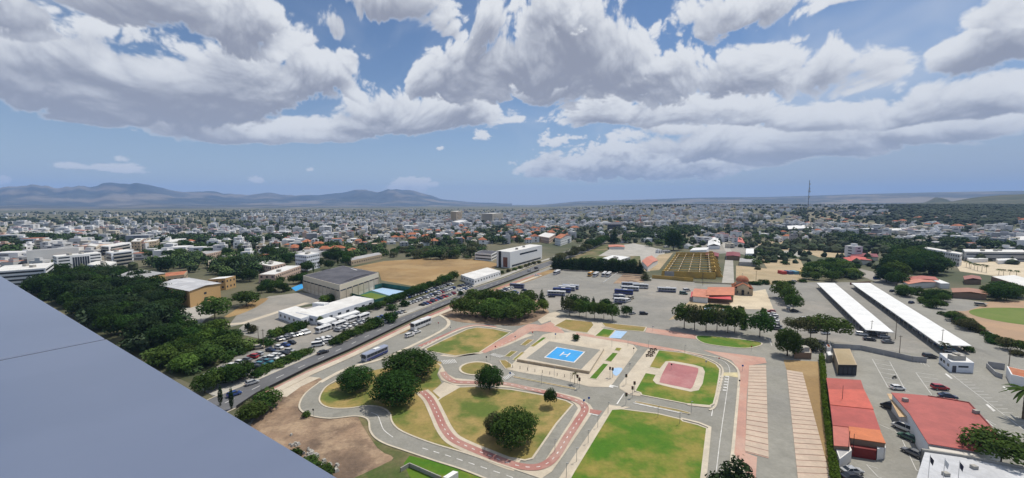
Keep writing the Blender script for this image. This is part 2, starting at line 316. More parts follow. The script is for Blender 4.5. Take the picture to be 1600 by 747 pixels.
M = dict(
 ground=mat('dry_ground', (.125, .118, .072), (.062, .075, .036), .010, c3=(.25, .21, .14), scale3=.004, amt3=.6),
 asphalt=mat('asphalt', (.255, .248, .218), (.285, .276, .243), .05, c3=(.15, .15, .145), scale3=.02, amt3=.35, broad=.16, grain=.16),
 asphalt_park=mat('asphalt_park', (.25, .242, .21), (.28, .27, .235), .08, c3=(.18, .178, .168), scale3=.04, amt3=.4, broad=.16, grain=.16),
 road=mat('road_asphalt', (.125, .127, .135), (.145, .147, .152), .06, c3=(.10, .10, .105), scale3=.05, amt3=.4, broad=.16, grain=.16),
 lot=mat('lot_asphalt', (.262, .252, .225), (.222, .215, .195), .03, c3=(.33, .30, .26), scale3=.012, amt3=.75, broad=.16, grain=.16),
 beige=mat('concrete_paving', (.54, .47, .365), (.48, .415, .325), .15, c3=(.58, .52, .425), scale3=.05, amt3=.5, broad=.10),
 cream=mat('pale_paving', (.60, .51, .37), (.52, .44, .32), .1),
 slab=mat('warm_slab', (.54, .43, .335), (.48, .385, .30), .3, c3=(.44, .35, .28), scale3=.12, amt3=.5),
 roof_worn=mat('worn_metal_roof', (.58, .58, .585), (.46, .46, .47), .12, c3=(.33, .33, .34), scale3=.1, amt3=.6, rough=.5),
 concrete=mat('concrete', (.42, .40, .36), (.35, .335, .30), .1),
 kerb=mat('kerb_concrete', (.58, .51, .40), (.50, .445, .355), .3),
 white=mat('road_paint', (.72, .71, .68), (.55, .54, .51), .5, rough=.7),
 yellow=mat('yellow_paint', (.60, .52, .30), (.5, .44, .28), .4),
 pinkpave=mat('pink_paving', (.50, .28, .215), (.43, .25, .20), .12, c3=(.50, .37, .30), scale3=.05, amt3=.6),
 bike=mat('red_cycle_track', (.36, .165, .14), (.40, .22, .185), .12, c3=(.42, .29, .24), scale3=.06, amt3=.6),
 court=mat('red_court', (.40, .165, .165), (.36, .145, .15), .1, c3=(.47, .26, .25), scale3=.08, amt3=.5),
 blue=mat('helipad_blue', (.04, .33, .72), (.05, .30, .62), .25, rough=.7, broad=.15),
 paleblue=mat('pale_blue_paint', (.34, .50, .70), (.38, .53, .70), .3),
 lawn=mat('watered_lawn', (.055, .150, .005), (.092, .165, .010), .16, c3=(.29, .225, .055), scale3=.05, amt3=.85, grain=.2),
 lawn_dry=mat('dry_lawn', (.34, .245, .09), (.245, .20, .06), .085, c3=(.085, .135, .02), scale3=.06, amt3=.92, grain=.2),
 lawn_tan=mat('parched_lawn', (.31, .215, .08), (.24, .19, .06), .12, c3=(.13, .155, .03), scale3=.05, amt3=.55, grain=.2),
 earth=mat('bare_earth', (.30, .205, .135), (.135, .095, .068), .045, c3=(.40, .29, .19), scale3=.12, amt3=.7, bump=.5, grain=.3),
 earth_green=mat('weedy_earth', (.145, .125, .06), (.06, .095, .02), .08, c3=(.25, .19, .11), scale3=.06, amt3=.7, grain=.3),
 field=mat('stubble_field', (.31, .20, .085), (.235, .155, .07), .02, c3=(.38, .265, .13), scale3=.03, amt3=.7, grain=.2),
 sand=mat('pale_sand', (.44, .34, .21), (.36, .29, .18), .03, c3=(.30, .23, .13), scale3=.05, amt3=.6),
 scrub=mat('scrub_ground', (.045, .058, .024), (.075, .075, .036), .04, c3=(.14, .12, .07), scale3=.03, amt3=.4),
 track=mat('clay_track', (.40, .265, .165), (.35, .24, .155), .06),
 turf=mat('sports_turf', (.105, .165, .02), (.14, .18, .035), .05),
 wall=mat('painted_wall', (.8, .8, .8), obj=True, grain=.06),
 roof_white=mat('white_roof', (.74, .73, .70), (.66, .65, .62), .12, c3=(.52, .50, .47), scale3=.1, amt3=.4, rough=.6),
 roof_metal=mat('white_metal_roof', (.80, .80, .78), (.75, .75, .73), .15, rough=.45, broad=.10),
 roof_grey=mat('grey_roof', (.36, .36, .36), (.30, .30, .31), .12, c3=(.46, .45, .44), scale3=.08),
 roof_dark=mat('dark_roof', (.075, .075, .088), (.11, .11, .125), .1),
 tile=mat('terracotta', (.42, .145, .07), (.34, .115, .06), .3, c3=(.5, .24, .13), scale3=.2, obj=False),
 sheet=mat('painted_sheet_roof', (.5, .1, .08), obj=True, rough=.55, c2=None, grain=.10, broad=.28),
 glass=mat('window_glass', (.035, .045, .06), rough=.12, grain=0),
 glass_blue=mat('curtain_glass', (.055, .085, .13), (.08, .12, .17), .1, rough=.1, grain=0),
 dark=mat('dark_interior', (.03, .03, .03), grain=0),
 steel=mat('galvanised_steel', (.35, .36, .37), rough=.45, metal=.6, grain=.05),
 black=mat('black_metal', (.022, .022, .024), rough=.5, grain=0),
 rubber=mat('tyre_rubber', (.025, .025, .025), grain=0),
 paint=mat('car_paint', (.5, .5, .5), obj=True, rough=.32, grain=0, coat=.6),
 lamp=mat('lamp_lens', (.75, .75, .72), rough=.2, grain=0), redlens=mat('red_lens', (.45, .02, .02), rough=.3, grain=0),
 bark=mat('bark', (.13, .095, .065), (.085, .065, .05), 3., grain=.2),
 leaf=leaf_mat('foliage'),
 alu=mat('silver_cladding', (.40, .445, .55), (.38, .425, .53), .8, rough=.36, metal=.85, grain=.015, c3=(.34, .385, .485), scale3=1.4, amt3=.35, local=True),
 seam=mat('seam_rubber', (.05, .05, .055), grain=0),
 brick=mat('earth_brick', (.24, .10, .07), (.19, .085, .06), .5),
 stone=mat('buff_stone', (.52, .42, .30), (.42, .34, .24), .4),
 ochre=mat('ochre_plaster', (.58, .38, .10), (.48, .32, .09), .15, c3=(.36, .25, .10), scale3=.1),
 cloth=mat('flag_cloth', (.02, .02, .035), grain=0), tarp=mat('netting', (.02, .10, .085), (.03, .13, .11), .3),
 far_hill=mat('far_hills', (.07, .078, .075), (.035, .045, .045), .0016, c3=(.32, .26, .20), scale3=.0009, amt3=.55, grain=0),
 far_wood=mat('wooded_hill', (.030, .045, .022), (.05, .06, .03), .01, c3=(.16, .14, .08), scale3=.006, amt3=.35, grain=.2),
)
LEAF = dict(dark=(.042, .085, .022), mid=(.072, .120, .030), bright=(.105, .165, .035), olive=(.098, .108, .050), pine=(.040, .066, .030), yellow=(.15, .17, .03), deep=(.032, .062, .021))
# ------------------------------------------------------------------ ground sheets (photo outline -> its place on the ground)
NS = [0]
def sheet(name, px, z, m, kind='structure', sm=0, label=None):
    NS[0] += 1; z += .00007 * NS[0]                     # no two sheets share a level
    pts = gp(px, z)
    if sm: pts = smooth(pts, sm)
    o = MB().flat(pts, z).build(name, M[m]); o['kind'] = kind
    if label: o['label'] = label
    return o
def relief(x, y):
    """height of the land: flat near, rising gently under the far right of the town"""
    r = math.hypot(x, y); a = math.atan2(x, max(y, 1e-3))
    def st(v, a_, b_): t = min(1, max(0, (v - a_) / (b_ - a_))); return t * t * (3 - 2 * t)
    return 46 * st(r, 900, 2600) * st(a, .04, .34)
gb = MB(); NA, RR = 72, [-1, 60, 150, 300, 500, 700, 900, 1100, 1300, 1500, 1700, 1900, 2200, 2600, 3200, 4500, 7000, 11000, 16500]
ring = []
for r in RR[1:]:
    ring.append([(r * math.sin(6.28319 * k / NA), r * math.cos(6.28319 * k / NA)) for k in range(NA)])
vs = [(0, 0, 0)] + [(x, y, relief(x, y)) for rg in ring for x, y in rg]
fs = [(0, 1 + (k + 1) % NA, 1 + k) for k in range(NA)]
for i in range(len(ring) - 1):
    for k in range(NA): a = 1 + i * NA; j = (k + 1) % NA; fs.append((a + k, a + j, a + NA + j, a + NA + k))
gb.add(vs, fs); gb.build('ground', M['ground'], smooth=True)['kind'] = 'structure'

sheet('asphalt_apron', [(380, 668), (440, 612), (482, 586), (545, 556), (640, 511), (700, 479), (762, 455), (866, 414), (905, 421), (1010, 433), (1100, 444), (1250, 441), (1405, 441), (1470, 470), (1600, 548), (1760, 640), (1760, 830), (330, 830)], .02, 'asphalt_park')
sheet('bus_lot', [(700, 481), (762, 457), (866, 416), (905, 422), (970, 428), (960, 442), (1020, 437), (1085, 441), (1095, 470), (1068, 500), (1050, 519), (985, 512), (905, 498), (880, 486), (850, 484), (838, 476), (770, 466)], .05, 'lot')
sheet('carport_lot', [(1205, 441), (1400, 441), (1535, 541), (1420, 552), (1300, 534), (1215, 530), (1196, 470)], .05, 'lot')
sheet('parking_lot', [(1335, 545), (1400, 556), (1447, 566), (1540, 560), (1610, 590), (1760, 690), (1760, 830), (1300, 830), (1330, 700)], .05, 'asphalt')
sheet('earth_plot', [(372, 690), (398, 655), (436, 611), (478, 594), (500, 590), (560, 646), (600, 690), (680, 715), (770, 752), (790, 800), (430, 830)], .05, 'earth')
sheet('weedy_plot', [(560, 652), (576, 655), (590, 684), (640, 706), (720, 738), (790, 770), (640, 790), (520, 770), (590, 730), (615, 715), (590, 700)], .08, 'earth_green', sm=3)
sheet('verge', [(640, 712), (720, 735), (770, 760), (720, 790), (640, 745)], .10, 'lawn', sm=2)
sheet('grove_ground', [(686, 487), (716, 470), (735, 462), (838, 468), (850, 478), (858, 490), (842, 500), (810, 509), (760, 506), (712, 502)], .08, 'earth', sm=3)
sheet('roadside_strip', [(700, 478), (745, 460), (800, 441), (866, 419), (868, 424), (836, 436), (790, 452), (765, 462), (745, 466), (700, 485)], .08, 'field')
sheet('court_patch', [(958, 443), (976, 427), (1010, 430), (1006, 440), (990, 443)], .08, 'earth')
# main road with its pale footway and red cycle track
MU = [(290, 640), (334, 621), (400, 594.5), (545, 531), (580, 513), (636, 492), (711, 463), (741, 450), (786, 435), (842, 413), (861, 407), (905, 389), (945, 370), (985, 353), (1003, 344)]
MD = [(320, 660), (369, 638), (400, 617), (481, 576), (545, 548), (580, 531), (627, 508), (655, 494.5), (692, 479), (730, 463), (777, 446), (842, 422), (861, 414.5), (920, 392), (962, 371), (994, 356), (1008, 347)]
sheet('main_road', MU + MD[::-1], .06, 'road')
def line(name, px, w, z, m, h=0., closed=False, sm=0, kind='structure', parent=None):
    pts = gp(px, z)
    if sm: pts = smooth(pts, sm, closed)
    o = MB().ribbon(pts, w, z, h, closed).build(name, M[m], parent)
    if parent is None: o['kind'] = kind
    return o
line('footway', [(x - 1, y - 3.2) for x, y in MU[1:]], 4.2, .05, 'concrete', .12)
line('kerb', MU, .3, .06, 'kerb', .15)
line('cycle_track', [(x + 2, y + 4.5) for x, y in MD[2:12]], 2.4, .09, 'bike')
line('footway', [(x + 3, y + 8) for x, y in MD[2:12]], 3.0, .07, 'beige', .12)
line('kerb', MD, .35, .06, 'kerb', .18)
def dashes(name, px, w, dash, gap, z, m='white', sm=0):
    pts = gp(px, z)
    if sm: pts = smooth(pts, sm, False)
    b = MB(); run = 0.; on = True; seg = [pts[0]]; need = dash
    for p, q in zip(pts, pts[1:]):
        d = (q - p).length; u = 0.
        while d - u > need:
            u += need; r = p.lerp(q, u / d)
            if on: b.ribbon(seg + [r], w, z)
            seg = [r]; on = not on; need = dash if on else gap
        need -= d - u; seg.append(q)
    if b.f: o = b.build(name, M[m]); o['kind'] = 'structure'; return o
dashes('lane_marking', [((a[0] + b[0]) / 2, (a[1] + b[1]) / 2) for a, b in zip(MU[1:9], [(369, 638), (430, 602), (551, 545), (597, 522), (645, 499.5), (728, 464), (757, 453), (800, 437)])], .22, 3, 6, .07)
# median kerb / barrier side of the dark road
sheet('far_road', [(1003, 344), (1008, 347), (1060, 331), (1052, 330)], .06, 'concrete')

# the winding drive
SI = [(531, 592), (510, 604), (500, 619), (501, 630), (516, 637.5), (545, 638), (574, 634), (597, 637), (609, 646), (612, 658), (621, 669.5), (641, 680), (676, 693), (720, 706), (763, 720), (800, 732), (850, 749), (905, 768)]
SO = [(500, 597), (478, 614), (468, 631), (471, 642), (487, 650), (516, 654), (551, 650.5), (568, 652), (576, 658), (578, 672), (586, 684), (603, 694), (632, 704), (676, 719), (720, 733), (749, 744), (800, 765), (850, 785)]
pi_, po_ = smooth(gp(SI, .12), 4, False), smooth(gp(SO, .12), 4, False)
o = MB().flat(pi_ + po_[::-1], .12).build('winding_drive', M['asphalt_park']); o['kind'] = 'structure'
for pts, n in ((pi_, 'kerb'), (po_, 'kerb')):
    o = MB().ribbon(pts, .45, .12, .12).build(n, M['kerb']); o['kind'] = 'structure'
o = MB().ribbon(smooth(gp([(580, 644.5), (590, 649), (595, 661), (600, 672), (614, 683)], .13), 4, False), .2, .13).build('lane_marking', M['white']); o['kind'] = 'structure'
dashes('lane_marking', [(660, 700), (700, 712), (742, 726), (790, 742), (830, 757)], .22, 1.6, 1.6, .13)

# lawns, each with a pale kerb
def lawn(name, px, m, label=None, sm=0, z=.14, k=.5):
    pts = gp(px, z)
    if sm: pts = smooth(pts, sm)
    o = MB().flat(pts, z).build(name, M[m]); o['kind'] = 'structure'
    if k: q = MB().ribbon(pts, k, .02, z + .02, True).build('kerb', M['kerb']); q['kind'] = 'structure'
    return o
sheet('park_ground', [(533, 593), (556, 585), (600, 575), (640, 560), (660, 557), (690, 566), (683, 585), (690, 598), (678, 611), (688, 622), (684, 640), (690, 664), (700, 683), (722, 702), (763, 718), (720, 706), (676, 693), (641, 680), (621, 669.5), (612, 658), (609, 646), (597, 637), (574, 634), (545, 638), (516, 637.5), (501, 630), (500, 619), (510, 604)], .10, 'lawn_dry')
lawn('lawn', [(718, 605), (745, 604), (800, 609), (852, 618), (884, 626), (895, 632), (870, 661), (832, 716), (820, 719), (795, 715), (763, 703), (734, 691), (710, 678), (699, 663), (689, 640), (683, 626), (690, 621)], 'lawn_dry')
lawn('lawn', [(665, 545), (696, 530), (730, 514.5), (745, 511.6), (771, 514), (796.6, 519.7), (756, 546), (749, 550.6), (711, 556), (687, 551.6), (667, 548)], 'lawn_dry')
lawn('lawn', [(866, 509), (884, 499), (925, 503), (928, 508), (918, 520), (893, 517)], 'lawn_tan')
lawn('lawn', [(929, 525), (942, 513.5), (961.5, 516), (951, 527.5)], 'lawn')
lawn('lawn', [(940, 504), (1010, 511), (1006, 518), (965, 515), (945, 510)], 'lawn_tan')
lawn('lawn', [(1088, 528), (1095, 524), (1140, 528), (1180, 533), (1190, 536), (1187, 540), (1165, 544), (1130, 541), (1100, 536)], 'lawn', sm=3)
TL = [(1029, 547), (1070, 551.6), (1100, 560), (1119, 569.4), (1125, 577), (1124, 588), (1119, 616), (1115, 631), (1109, 634), (1074, 631), (1002.5, 617), (1000.6, 613.4), (992, 610.6), (1008, 582.5), (1025, 585.3), (1030.6, 576.5), (1014, 573.5)]
lawn('lawn', TL, 'lawn')
lawn('lawn', [(955.4, 640), (971, 639), (1026.6, 646), (1064, 655), (1067, 658), (1090, 663.6), (1105, 669.4), (1096, 747), (1090, 800), (850, 820), (896, 737)], 'lawn')
sheet('track_paving', [(1025, 584.5), (1030.6, 576), (1040, 564.7), (1051, 564), (1085, 570), (1098, 574), (1101.5, 580.6), (1098, 599), (1091.6, 609.7), (1079, 612), (1051, 606), (1025, 599.4), (1020, 594)], .18, 'beige')
sheet('red_court', [(1044, 567.5), (1049, 567), (1087, 574), (1091, 578), (1090, 584), (1083, 603), (1079, 607), (1075.6, 607), (1034, 598.4), (1031, 595.6), (1034, 586)], .2, 'court', sm=3)
lawn('planted_strip', [(801, 587.5), (899, 606.5), (899, 608.5), (803, 589.5)], 'lawn_tan', k=.25)
lawn('planted_strip', [(994, 627), (1060, 640), (1078, 645), (1078, 647), (1030, 637), (992, 628.5)], 'lawn_tan', k=.25)
for q, m_ in (([(813.4, 539), (824.7, 530), (834, 531), (821, 540)], 'lawn_tan'), ([(828, 541), (848, 527), (854, 527.5), (835, 541.6)], 'lawn'), ([(788, 557), (798.4, 548.4), (808, 549), (796.6, 557.7)], 'lawn_tan'), ([(801, 562), (815, 550), (820, 550.6), (805, 563)], 'lawn'), ([(780.6, 562.8), (790, 562.8), (799, 569), (799, 574), (790, 576), (784, 569)], 'lawn_tan'), ([(920.5, 591), (942, 567.8), (951, 569), (932, 592.5)], 'lawn'), ([(945, 563.4), (957, 551), (966, 552), (955.4, 565.4)], 'lawn'), ([(960, 547), (963, 543), (972, 544), (968, 549)], 'lawn')):
    lawn('planting_bed', q, m_, k=.3)
c0 = G(744.4, 575.8); RI = 5.8
isl = [(c0.x + RI * math.cos(t * .2618), c0.y + RI * math.sin(t * .2618)) for t in range(24)]
o = MB().flat(isl, .16).build('roundabout_island', M['lawn_tan']); o['kind'] = 'structure'
o = MB().ribbon(isl, .8, .06, .12, True).build('kerb', M['kerb']); o['kind'] = 'structure'

# pavings of the traffic park
def pave(px, m='beige', z=.07, sm=0, name='paving'): return sheet(name, px, z, m, sm=sm)
pave([(792, 577), (803, 566), (820, 548), (838, 533), (848, 523), (870, 518), (905, 522), (960, 531), (990, 539), (996, 546), (958, 599), (951, 605), (920, 604), (905, 600), (860, 589), (820, 583)])
pave([(1012, 545), (1030, 547), (1014, 574), (1030.6, 577), (1025, 585), (1007, 582.5), (991, 612.5), (1002.5, 614), (1000, 619), (984, 617), (968, 607), (968, 601)], z=.09)
pave([(676, 611), (694, 597), (719, 604), (688, 622)], z=.19)
pave([(687, 556), (700, 551), (750, 553), (790, 541), (815, 530), (835, 523), (800, 520), (756, 548), (711, 558)], z=.045)
pave([(682, 566), (690, 574), (684, 583), (690, 594), (712, 602), (745, 602.5), (800, 606), (850, 615), (888, 624), (898, 631), (903, 638), (890, 660), (850, 722), (835, 727), (800, 723), (760, 709), (800, 733), (845, 748), (862, 737), (880, 712), (912, 665), (928, 641), (922, 632), (905, 621), (868, 612), (800, 599), (745, 594), (712, 591), (697, 583), (690, 570)], z=.11)
pave([(952, 632), (962, 634), (985, 636), (970, 640), (955, 641), (940, 662), (900, 728), (893, 745), (860, 800), (838, 800), (905, 700)], z=.085)
pave([(800, 522), (838, 517), (882, 521), (872, 512), (860, 503), (845, 508), (826, 506)], 'pinkpave', .085, 2, 'pink_paving')
pave([(806, 531), (828, 519), (800, 521), (778, 533), (752, 549), (757, 552)], 'pinkpave', .075, 0, 'pink_paving')
pave([(953, 601), (966, 604), (965.5, 605.2), (952.5, 602)], 'white', .1, 0, 'stop_line')
pave([(900, 523), (985, 537), (1012, 543), (1030, 546), (1070, 550), (1098, 558), (1098, 556), (1070, 548), (985, 533), (900, 519)], 'pinkpave', .10, 0, 'pink_paving')
pave([(860, 497), (880, 495), (950, 503), (1010, 509), (1050, 519), (1090, 524), (1085, 529), (1050, 524), (1012, 512), (1006, 519), (940, 511), (925, 522), (893, 519), (862, 510)], z=.045)
pave([(1011, 512), (1050, 517), (1092, 524), (1088, 530), (1040, 524), (1008, 519)], 'pinkpave', .055, 0, 'pink_paving')
for px in ([(1086, 528), (1095, 523)], ): pass
pave([(840, 500), (856, 490), (868, 487), (876, 490), (862, 500), (846, 506)], z=.1)
pave([(870, 520), (893, 519), (920, 522), (935, 511), (944, 512), (926, 528), (900, 524)], z=.06)
sheet('pale_blue_bay', [(951.5, 527.8), (962, 516.5), (980, 518), (970, 528.8)], .12, 'paleblue')
sheet('pale_blue_bay', [(957, 582), (960, 575), (972, 575), (971, 580), (963, 587.5)], .12, 'paleblue', sm=2)
pave([(1099, 547), (1150, 553), (1195, 559), (1198, 567), (1172, 571), (1167, 617), (1164.6, 707), (1183, 714), (1180, 760), (1146, 706), (1154, 617), (1156, 579), (1143, 563)], 'pinkpave', .08, 0, 'pink_paving')
line('kerb', [(1070, 549), (1100, 555), (1130, 561), (1148, 572), (1154.5, 585), (1153, 617), (1145, 704), (1140, 747), (1138, 790)], .7, .06, 'kerb', .14, sm=3)
pave([(1138, 800), (1142, 705), (1147, 704), (1166, 716), (1172, 740), (1172, 800)], z=.075)
line('kerb', [(1060, 549), (1095, 557), (1120, 567.5), (1129, 577), (1128, 590), (1122, 618), (1117, 636), (1108, 641)], .6, .06, 'kerb', .14, sm=3)
line('kerb', [(1064, 654), (1092, 661), (1109, 668), (1101, 747), (1096, 800)], .8, .06, 'kerb', .14)
pave([(1074, 630), (1110, 633), (1112, 637), (1100, 636), (1074, 633)], z=.16)
line('lane_marking', [(1110, 556), (1133, 566), (1140, 577), (1139, 588), (1134, 625), (1126, 680), (1118, 747), (1113, 790)], .16, .09, 'white', sm=3)
dashes('lane_marking', [(992, 540), (1030, 544.5), (1070, 549), (1105, 555)], .2, 2, 3, .11)
for i in range(6):
    y = 587 + i * 4.3
    for x in (1128 - i * .9, 1136.5 - i * .8):
        o = MB().flat(gp([(x - 3, y), (x + 2.6, y + .6), (x + 2.4, y + 2.2), (x - 3.2, y + 1.6)], .1), .1).build('hatch_marking', M['white']); o['kind'] = 'structure'
pave([(1129, 582), (1153, 582), (1153, 590), (1140, 588), (1128, 587)], 'yellow', .095, 0, 'yellow_paving')
# zebra crossings
def zebra(a, b, c, n):
    """stripes from a to b, each reaching along c - a (photo points)"""
    A, B, C = (G(*q, .13) for q in (a, b, c)); r = thing('zebra_crossing', None, None); del_ = C - A; r['kind'] = 'structure'
    for i in range(n):
        p = A.lerp(B, i / n); q = A.lerp(B, (i + .5) / n); MB().flat([p, q, q + del_, p + del_], .13).build('stripe', M['white'], r)
zebra((689, 563), (711, 561), (693, 569), 9)
zebra((764, 554.5), (782, 559), (772, 552), 7)
zebra((786, 590), (800, 581), (791, 594), 8)
zebra((953, 601), (966, 603.5), (951, 605), 1)
for q in ([(963, 631), (974, 615), (975.5, 615), (965, 631.5)], [(989, 630), (991, 629), (1066, 645), (1065, 646)], [(920, 645), (936, 648.5), (935.5, 650), (920, 646.5)], [(1111, 650), (1114, 634), (1115, 634), (1112.5, 650)]):
    sheet('stop_line', q, .12, 'white')
sheet('planted_paver', [(922, 639), (941, 642), (936, 648), (921, 645)], .12, 'bike')
for a, b in (((640, 549), (690, 527)), ((655, 554), (700, 531))): dashes('lane_marking', [a, b], .3, 1.2, 1.4, .1)
for a, b in (((770, 546), (806, 527)), ((855, 498), (872, 489))): dashes('lane_marking', [a, b], .15, 1.5, 1.5, .1)
# cycle loop
BK = [(659, 611), (672, 624), (684, 648), (694, 669), (708, 686), (734, 699), (763, 711), (800, 725), (830, 730), (851, 726), (868, 712), (887, 682), (905, 655), (914, 638), (903, 626.5), (867, 616), (830, 608), (790, 599.5), (745, 597.5), (713, 596.5), (699, 590), (692, 581)]
bp = smooth(gp(BK, .2), 4, False)
o = MB().ribbon(bp[:30], 4.2, .17).build('path_edging', M['beige']); o['kind'] = 'structure'
o = MB().ribbon(bp, 2.2, .2).build('cycle_track', M['bike']); o['kind'] = 'structure'
dashes('cycle_marking', BK, .22, .9, 1.5, .205, sm=4)
line('red_lane', [(655, 541), (700, 521.5), (722, 512), (745, 508), (775, 511)], 2., .09, 'bike', sm=3)
line('kerb', [(655, 546), (700, 523.5), (724, 513.5), (745, 509.5), (771, 512), (800, 518)], 1.2, .07, 'kerb', .1, sm=3)
line('kerb', [(500, 598), (545, 575), (600, 560), (655, 535), (690, 517), (701, 507), (698, 499), (686, 492)], 1.6, .06, 'kerb', .12, sm=3)
sheet('lay_by_island', [(622, 520), (642, 508), (648, 510), (634, 519), (625, 522)], .1, 'field')
pave([(425, 619), (452, 597), (480, 588), (500, 590), (470, 604), (448, 620)], z=.06)

# helipad: a raised terrace with a painted square
hp = thing('helipad', 'raised grey helipad terrace with a bright blue square marked with a white H', 'helipad')
HZ = 1.0
rim = gp([(808, 561), (850, 530.5), (944, 544), (921, 580)], HZ)
MB().prism(rim, .07, HZ).build('terrace', [M['beige']], hp)
MB().flat(gp([(822, 560), (858, 533), (938, 546.5), (908, 577)], HZ + .02), HZ + .02).build('deck', M['asphalt'], hp)
bq = gp([(851.7, 558.2), (870.6, 542.5), (913, 549.8), (896.7, 566)], HZ + .03); cc = sum(bq, Vector()) / 4
MB().flat([cc + (p - cc) * 1.06 for p in bq], HZ + .03).build('border_line', M['white'], hp)
MB().flat([cc + (p - cc) * .97 for p in bq], HZ + .04).build('blue_square', M['blue'], hp)
ux = (bq[3] - bq[0]); uy = (bq[1] - bq[0]); hb = MB()
def hq(a0, a1, b0, b1): hb.flat([cc + ux * a + uy * b for a, b in ((a0, b0), (a1, b0), (a1, b1), (a0, b1))], HZ + .05)
hq(-.135, -.09, -.18, .18); hq(.09, .135, -.18, .18); hq(-.09, .09, -.026, .026)
hb.build('letter', M['white'], hp)
fw = [rim[0], rim[3]]; dd = (fw[1] - fw[0]); nn = Vector((dd.y, -dd.x, 0)).normalized() * (-1 if dd.x < 0 else 1)
for i in range(22):
    p = fw[0] + dd * (i / 22); q = fw[0] + dd * ((i + .94) / 22)
    MB().prism([p + nn * .02, q + nn * .02, q + nn * .16, p + nn * .16], .08, .86 + .05 * (i % 3)).build('stone_panel', M['stone'], hp)

# permeable parking strips: bands of paving slabs
def slab_strip(a, b, c, d, n, label):
    A, B, C, D = (G(*q, .1) for q in (a, b, c, d)); r = thing('slab_strip', label, None); r['kind'] = 'structure'
    for i in range(n):
        t0, t1 = i / n, (i + .86) / n
        MB().prism([A.lerp(D, t0), B.lerp(C, t0), B.lerp(C, t1), A.lerp(D, t1)], .04, .16 + .02 * (i % 2)).build('paving_slab', M['slab'], r)
    MB().flat([A, B, C, D], .09).build('joint_bed', M['pinkpave'], r)
slab_strip((1170.5, 571), (1197, 570.5), (1201, 716), (1164, 706), 22, 'pale slab strip beside the pink paving')
slab_strip((1229, 578), (1254, 582), (1312, 800), (1252, 800), 30, 'pale slab strip beside the tall hedge')
sheet('dry_verge', [(1224, 562), (1278, 565), (1292, 640), (1302, 747), (1310, 800), (1296, 800), (1288, 720), (1254, 583), (1229, 578)], .07, 'field')
sheet('chapel_yard', [(1140, 478), (1148, 460), (1196, 452), (1209, 484), (1165, 483), (1140, 486)], .09, 'cream')
sheet('chapel_yard', [(1045, 500), (1078, 470), (1090, 466), (1150, 460), (1142, 486), (1100, 490)], .085, 'sand')
for q in ([(1100, 480.5), (1117, 481.5), (1117, 486), (1102, 485)], [(1129, 483), (1143, 484), (1144, 489), (1128, 488)]): sheet('pale_blue_bay', q, .12, 'paleblue')
# fields and yards farther out
sheet('stubble_field', [(540, 420), (600, 408), (665, 404), (742, 405), (780, 412), (772, 420), (735, 425), (700, 438), (690, 444), (650, 448), (596, 438), (592, 425)], .04, 'field')
sheet('gravel_yard', [(370, 492), (420, 463), (470, 457), (520, 462), (506, 470), (420, 490), (385, 505), (355, 512)], .04, 'lot')
sheet('office_yard', [(365, 520), (390, 500), (440, 485), (590, 465), (650, 470), (740, 440), (775, 433), (741, 449), (640, 489), (580, 511), (540, 532), (420, 586), (334, 620), (300, 600), (330, 570), (400, 545), (410, 530)], .03, 'lot')
line('garden_path', [(340, 508), (380, 505), (420, 492), (480, 473)], 3.5, .05, 'beige')
sheet('dry_patch', [(350, 495), (395, 470), (420, 466), (400, 480), (372, 492)], .05, 'field', sm=2)
sheet('white_yard', [(240, 480), (298, 480), (322, 470), (345, 470), (352, 480), (320, 500), (300, 520)], .04, 'concrete')
sheet('scrub', [(860, 414), (905, 392), (940, 384), (1000, 380), (1010, 400), (1008, 424), (905, 421)], .03, 'earth_green')
sheet('sandy_yard', [(935, 400), (960, 385), (990, 380), (1010, 384), (1040, 392), (1036, 404), (1015, 424), (1004, 424), (1000, 400)], .06, 'concrete')
sheet('sandy_yard', [(1003, 424), (1030, 398), (1052, 395), (1030, 422)], .065, 'sand')
sheet('service_road', [(1128, 442), (1135, 395), (1124, 375), (1130, 372), (1145, 395), (1147, 442)], .065, 'concrete')
sheet('sandy_yard', [(1150, 440), (1150, 415), (1200, 420), (1250, 425), (1256, 440), (1200, 445)], .06, 'sand')
sheet('sand_lot', [(1175, 378), (1260, 376), (1340, 380), (1375, 392), (1330, 402), (1280, 402), (1260, 395), (1200, 398)], .05, 'sand')
sheet('car_yard', [(1195, 393), (1245, 391), (1250, 401), (1195, 402)], .06, 'concrete')
sheet('bare_field', [(1086, 352), (1180, 351), (1225, 358), (1180, 362), (1090, 360)], .05, 'field')
sheet('sandy_yard', [(1190, 405), (1250, 405), (1260, 425), (1200, 422)], .05, 'sand')
sheet('barracks_yard', [(1070, 376), (1165, 372), (1200, 390), (1170, 400), (1150, 395), (1100, 398)], .05, 'lot')
sheet('school_yard', [(1490, 408), (1560, 405), (1680, 415), (1690, 440), (1600, 437), (1545, 430), (1500, 424)], .05, 'cream')
sheet('side_road', [(1366, 440), (1376, 436), (1420, 460), (1500, 492), (1600, 548), (1760, 640), (1640, 610), (1560, 560), (1517, 541)], .07, 'asphalt')
sheet('street', [(1330, 425), (1345, 420), (1385, 430), (1400, 445), (1370, 441)], .05, 'lot')
sheet('track_ground', [(1480, 492), (1500, 480), (1540, 472), (1600, 470), (1700, 474), (1720, 560), (1640, 556), (1560, 530), (1500, 505)], .05, 'track', sm=2)
sheet('gravel_lot', [(1462, 468), (1500, 466), (1545, 474), (1510, 486), (1475, 486)], .06, 'lot')
c1 = G(1640, 497); o = MB().flat([(c1.x + 34 * math.cos(t * .13), c1.y + 21 * math.sin(t * .13)) for t in range(48)], .09).build('sports_turf', M['turf']); o['kind'] = 'structure'
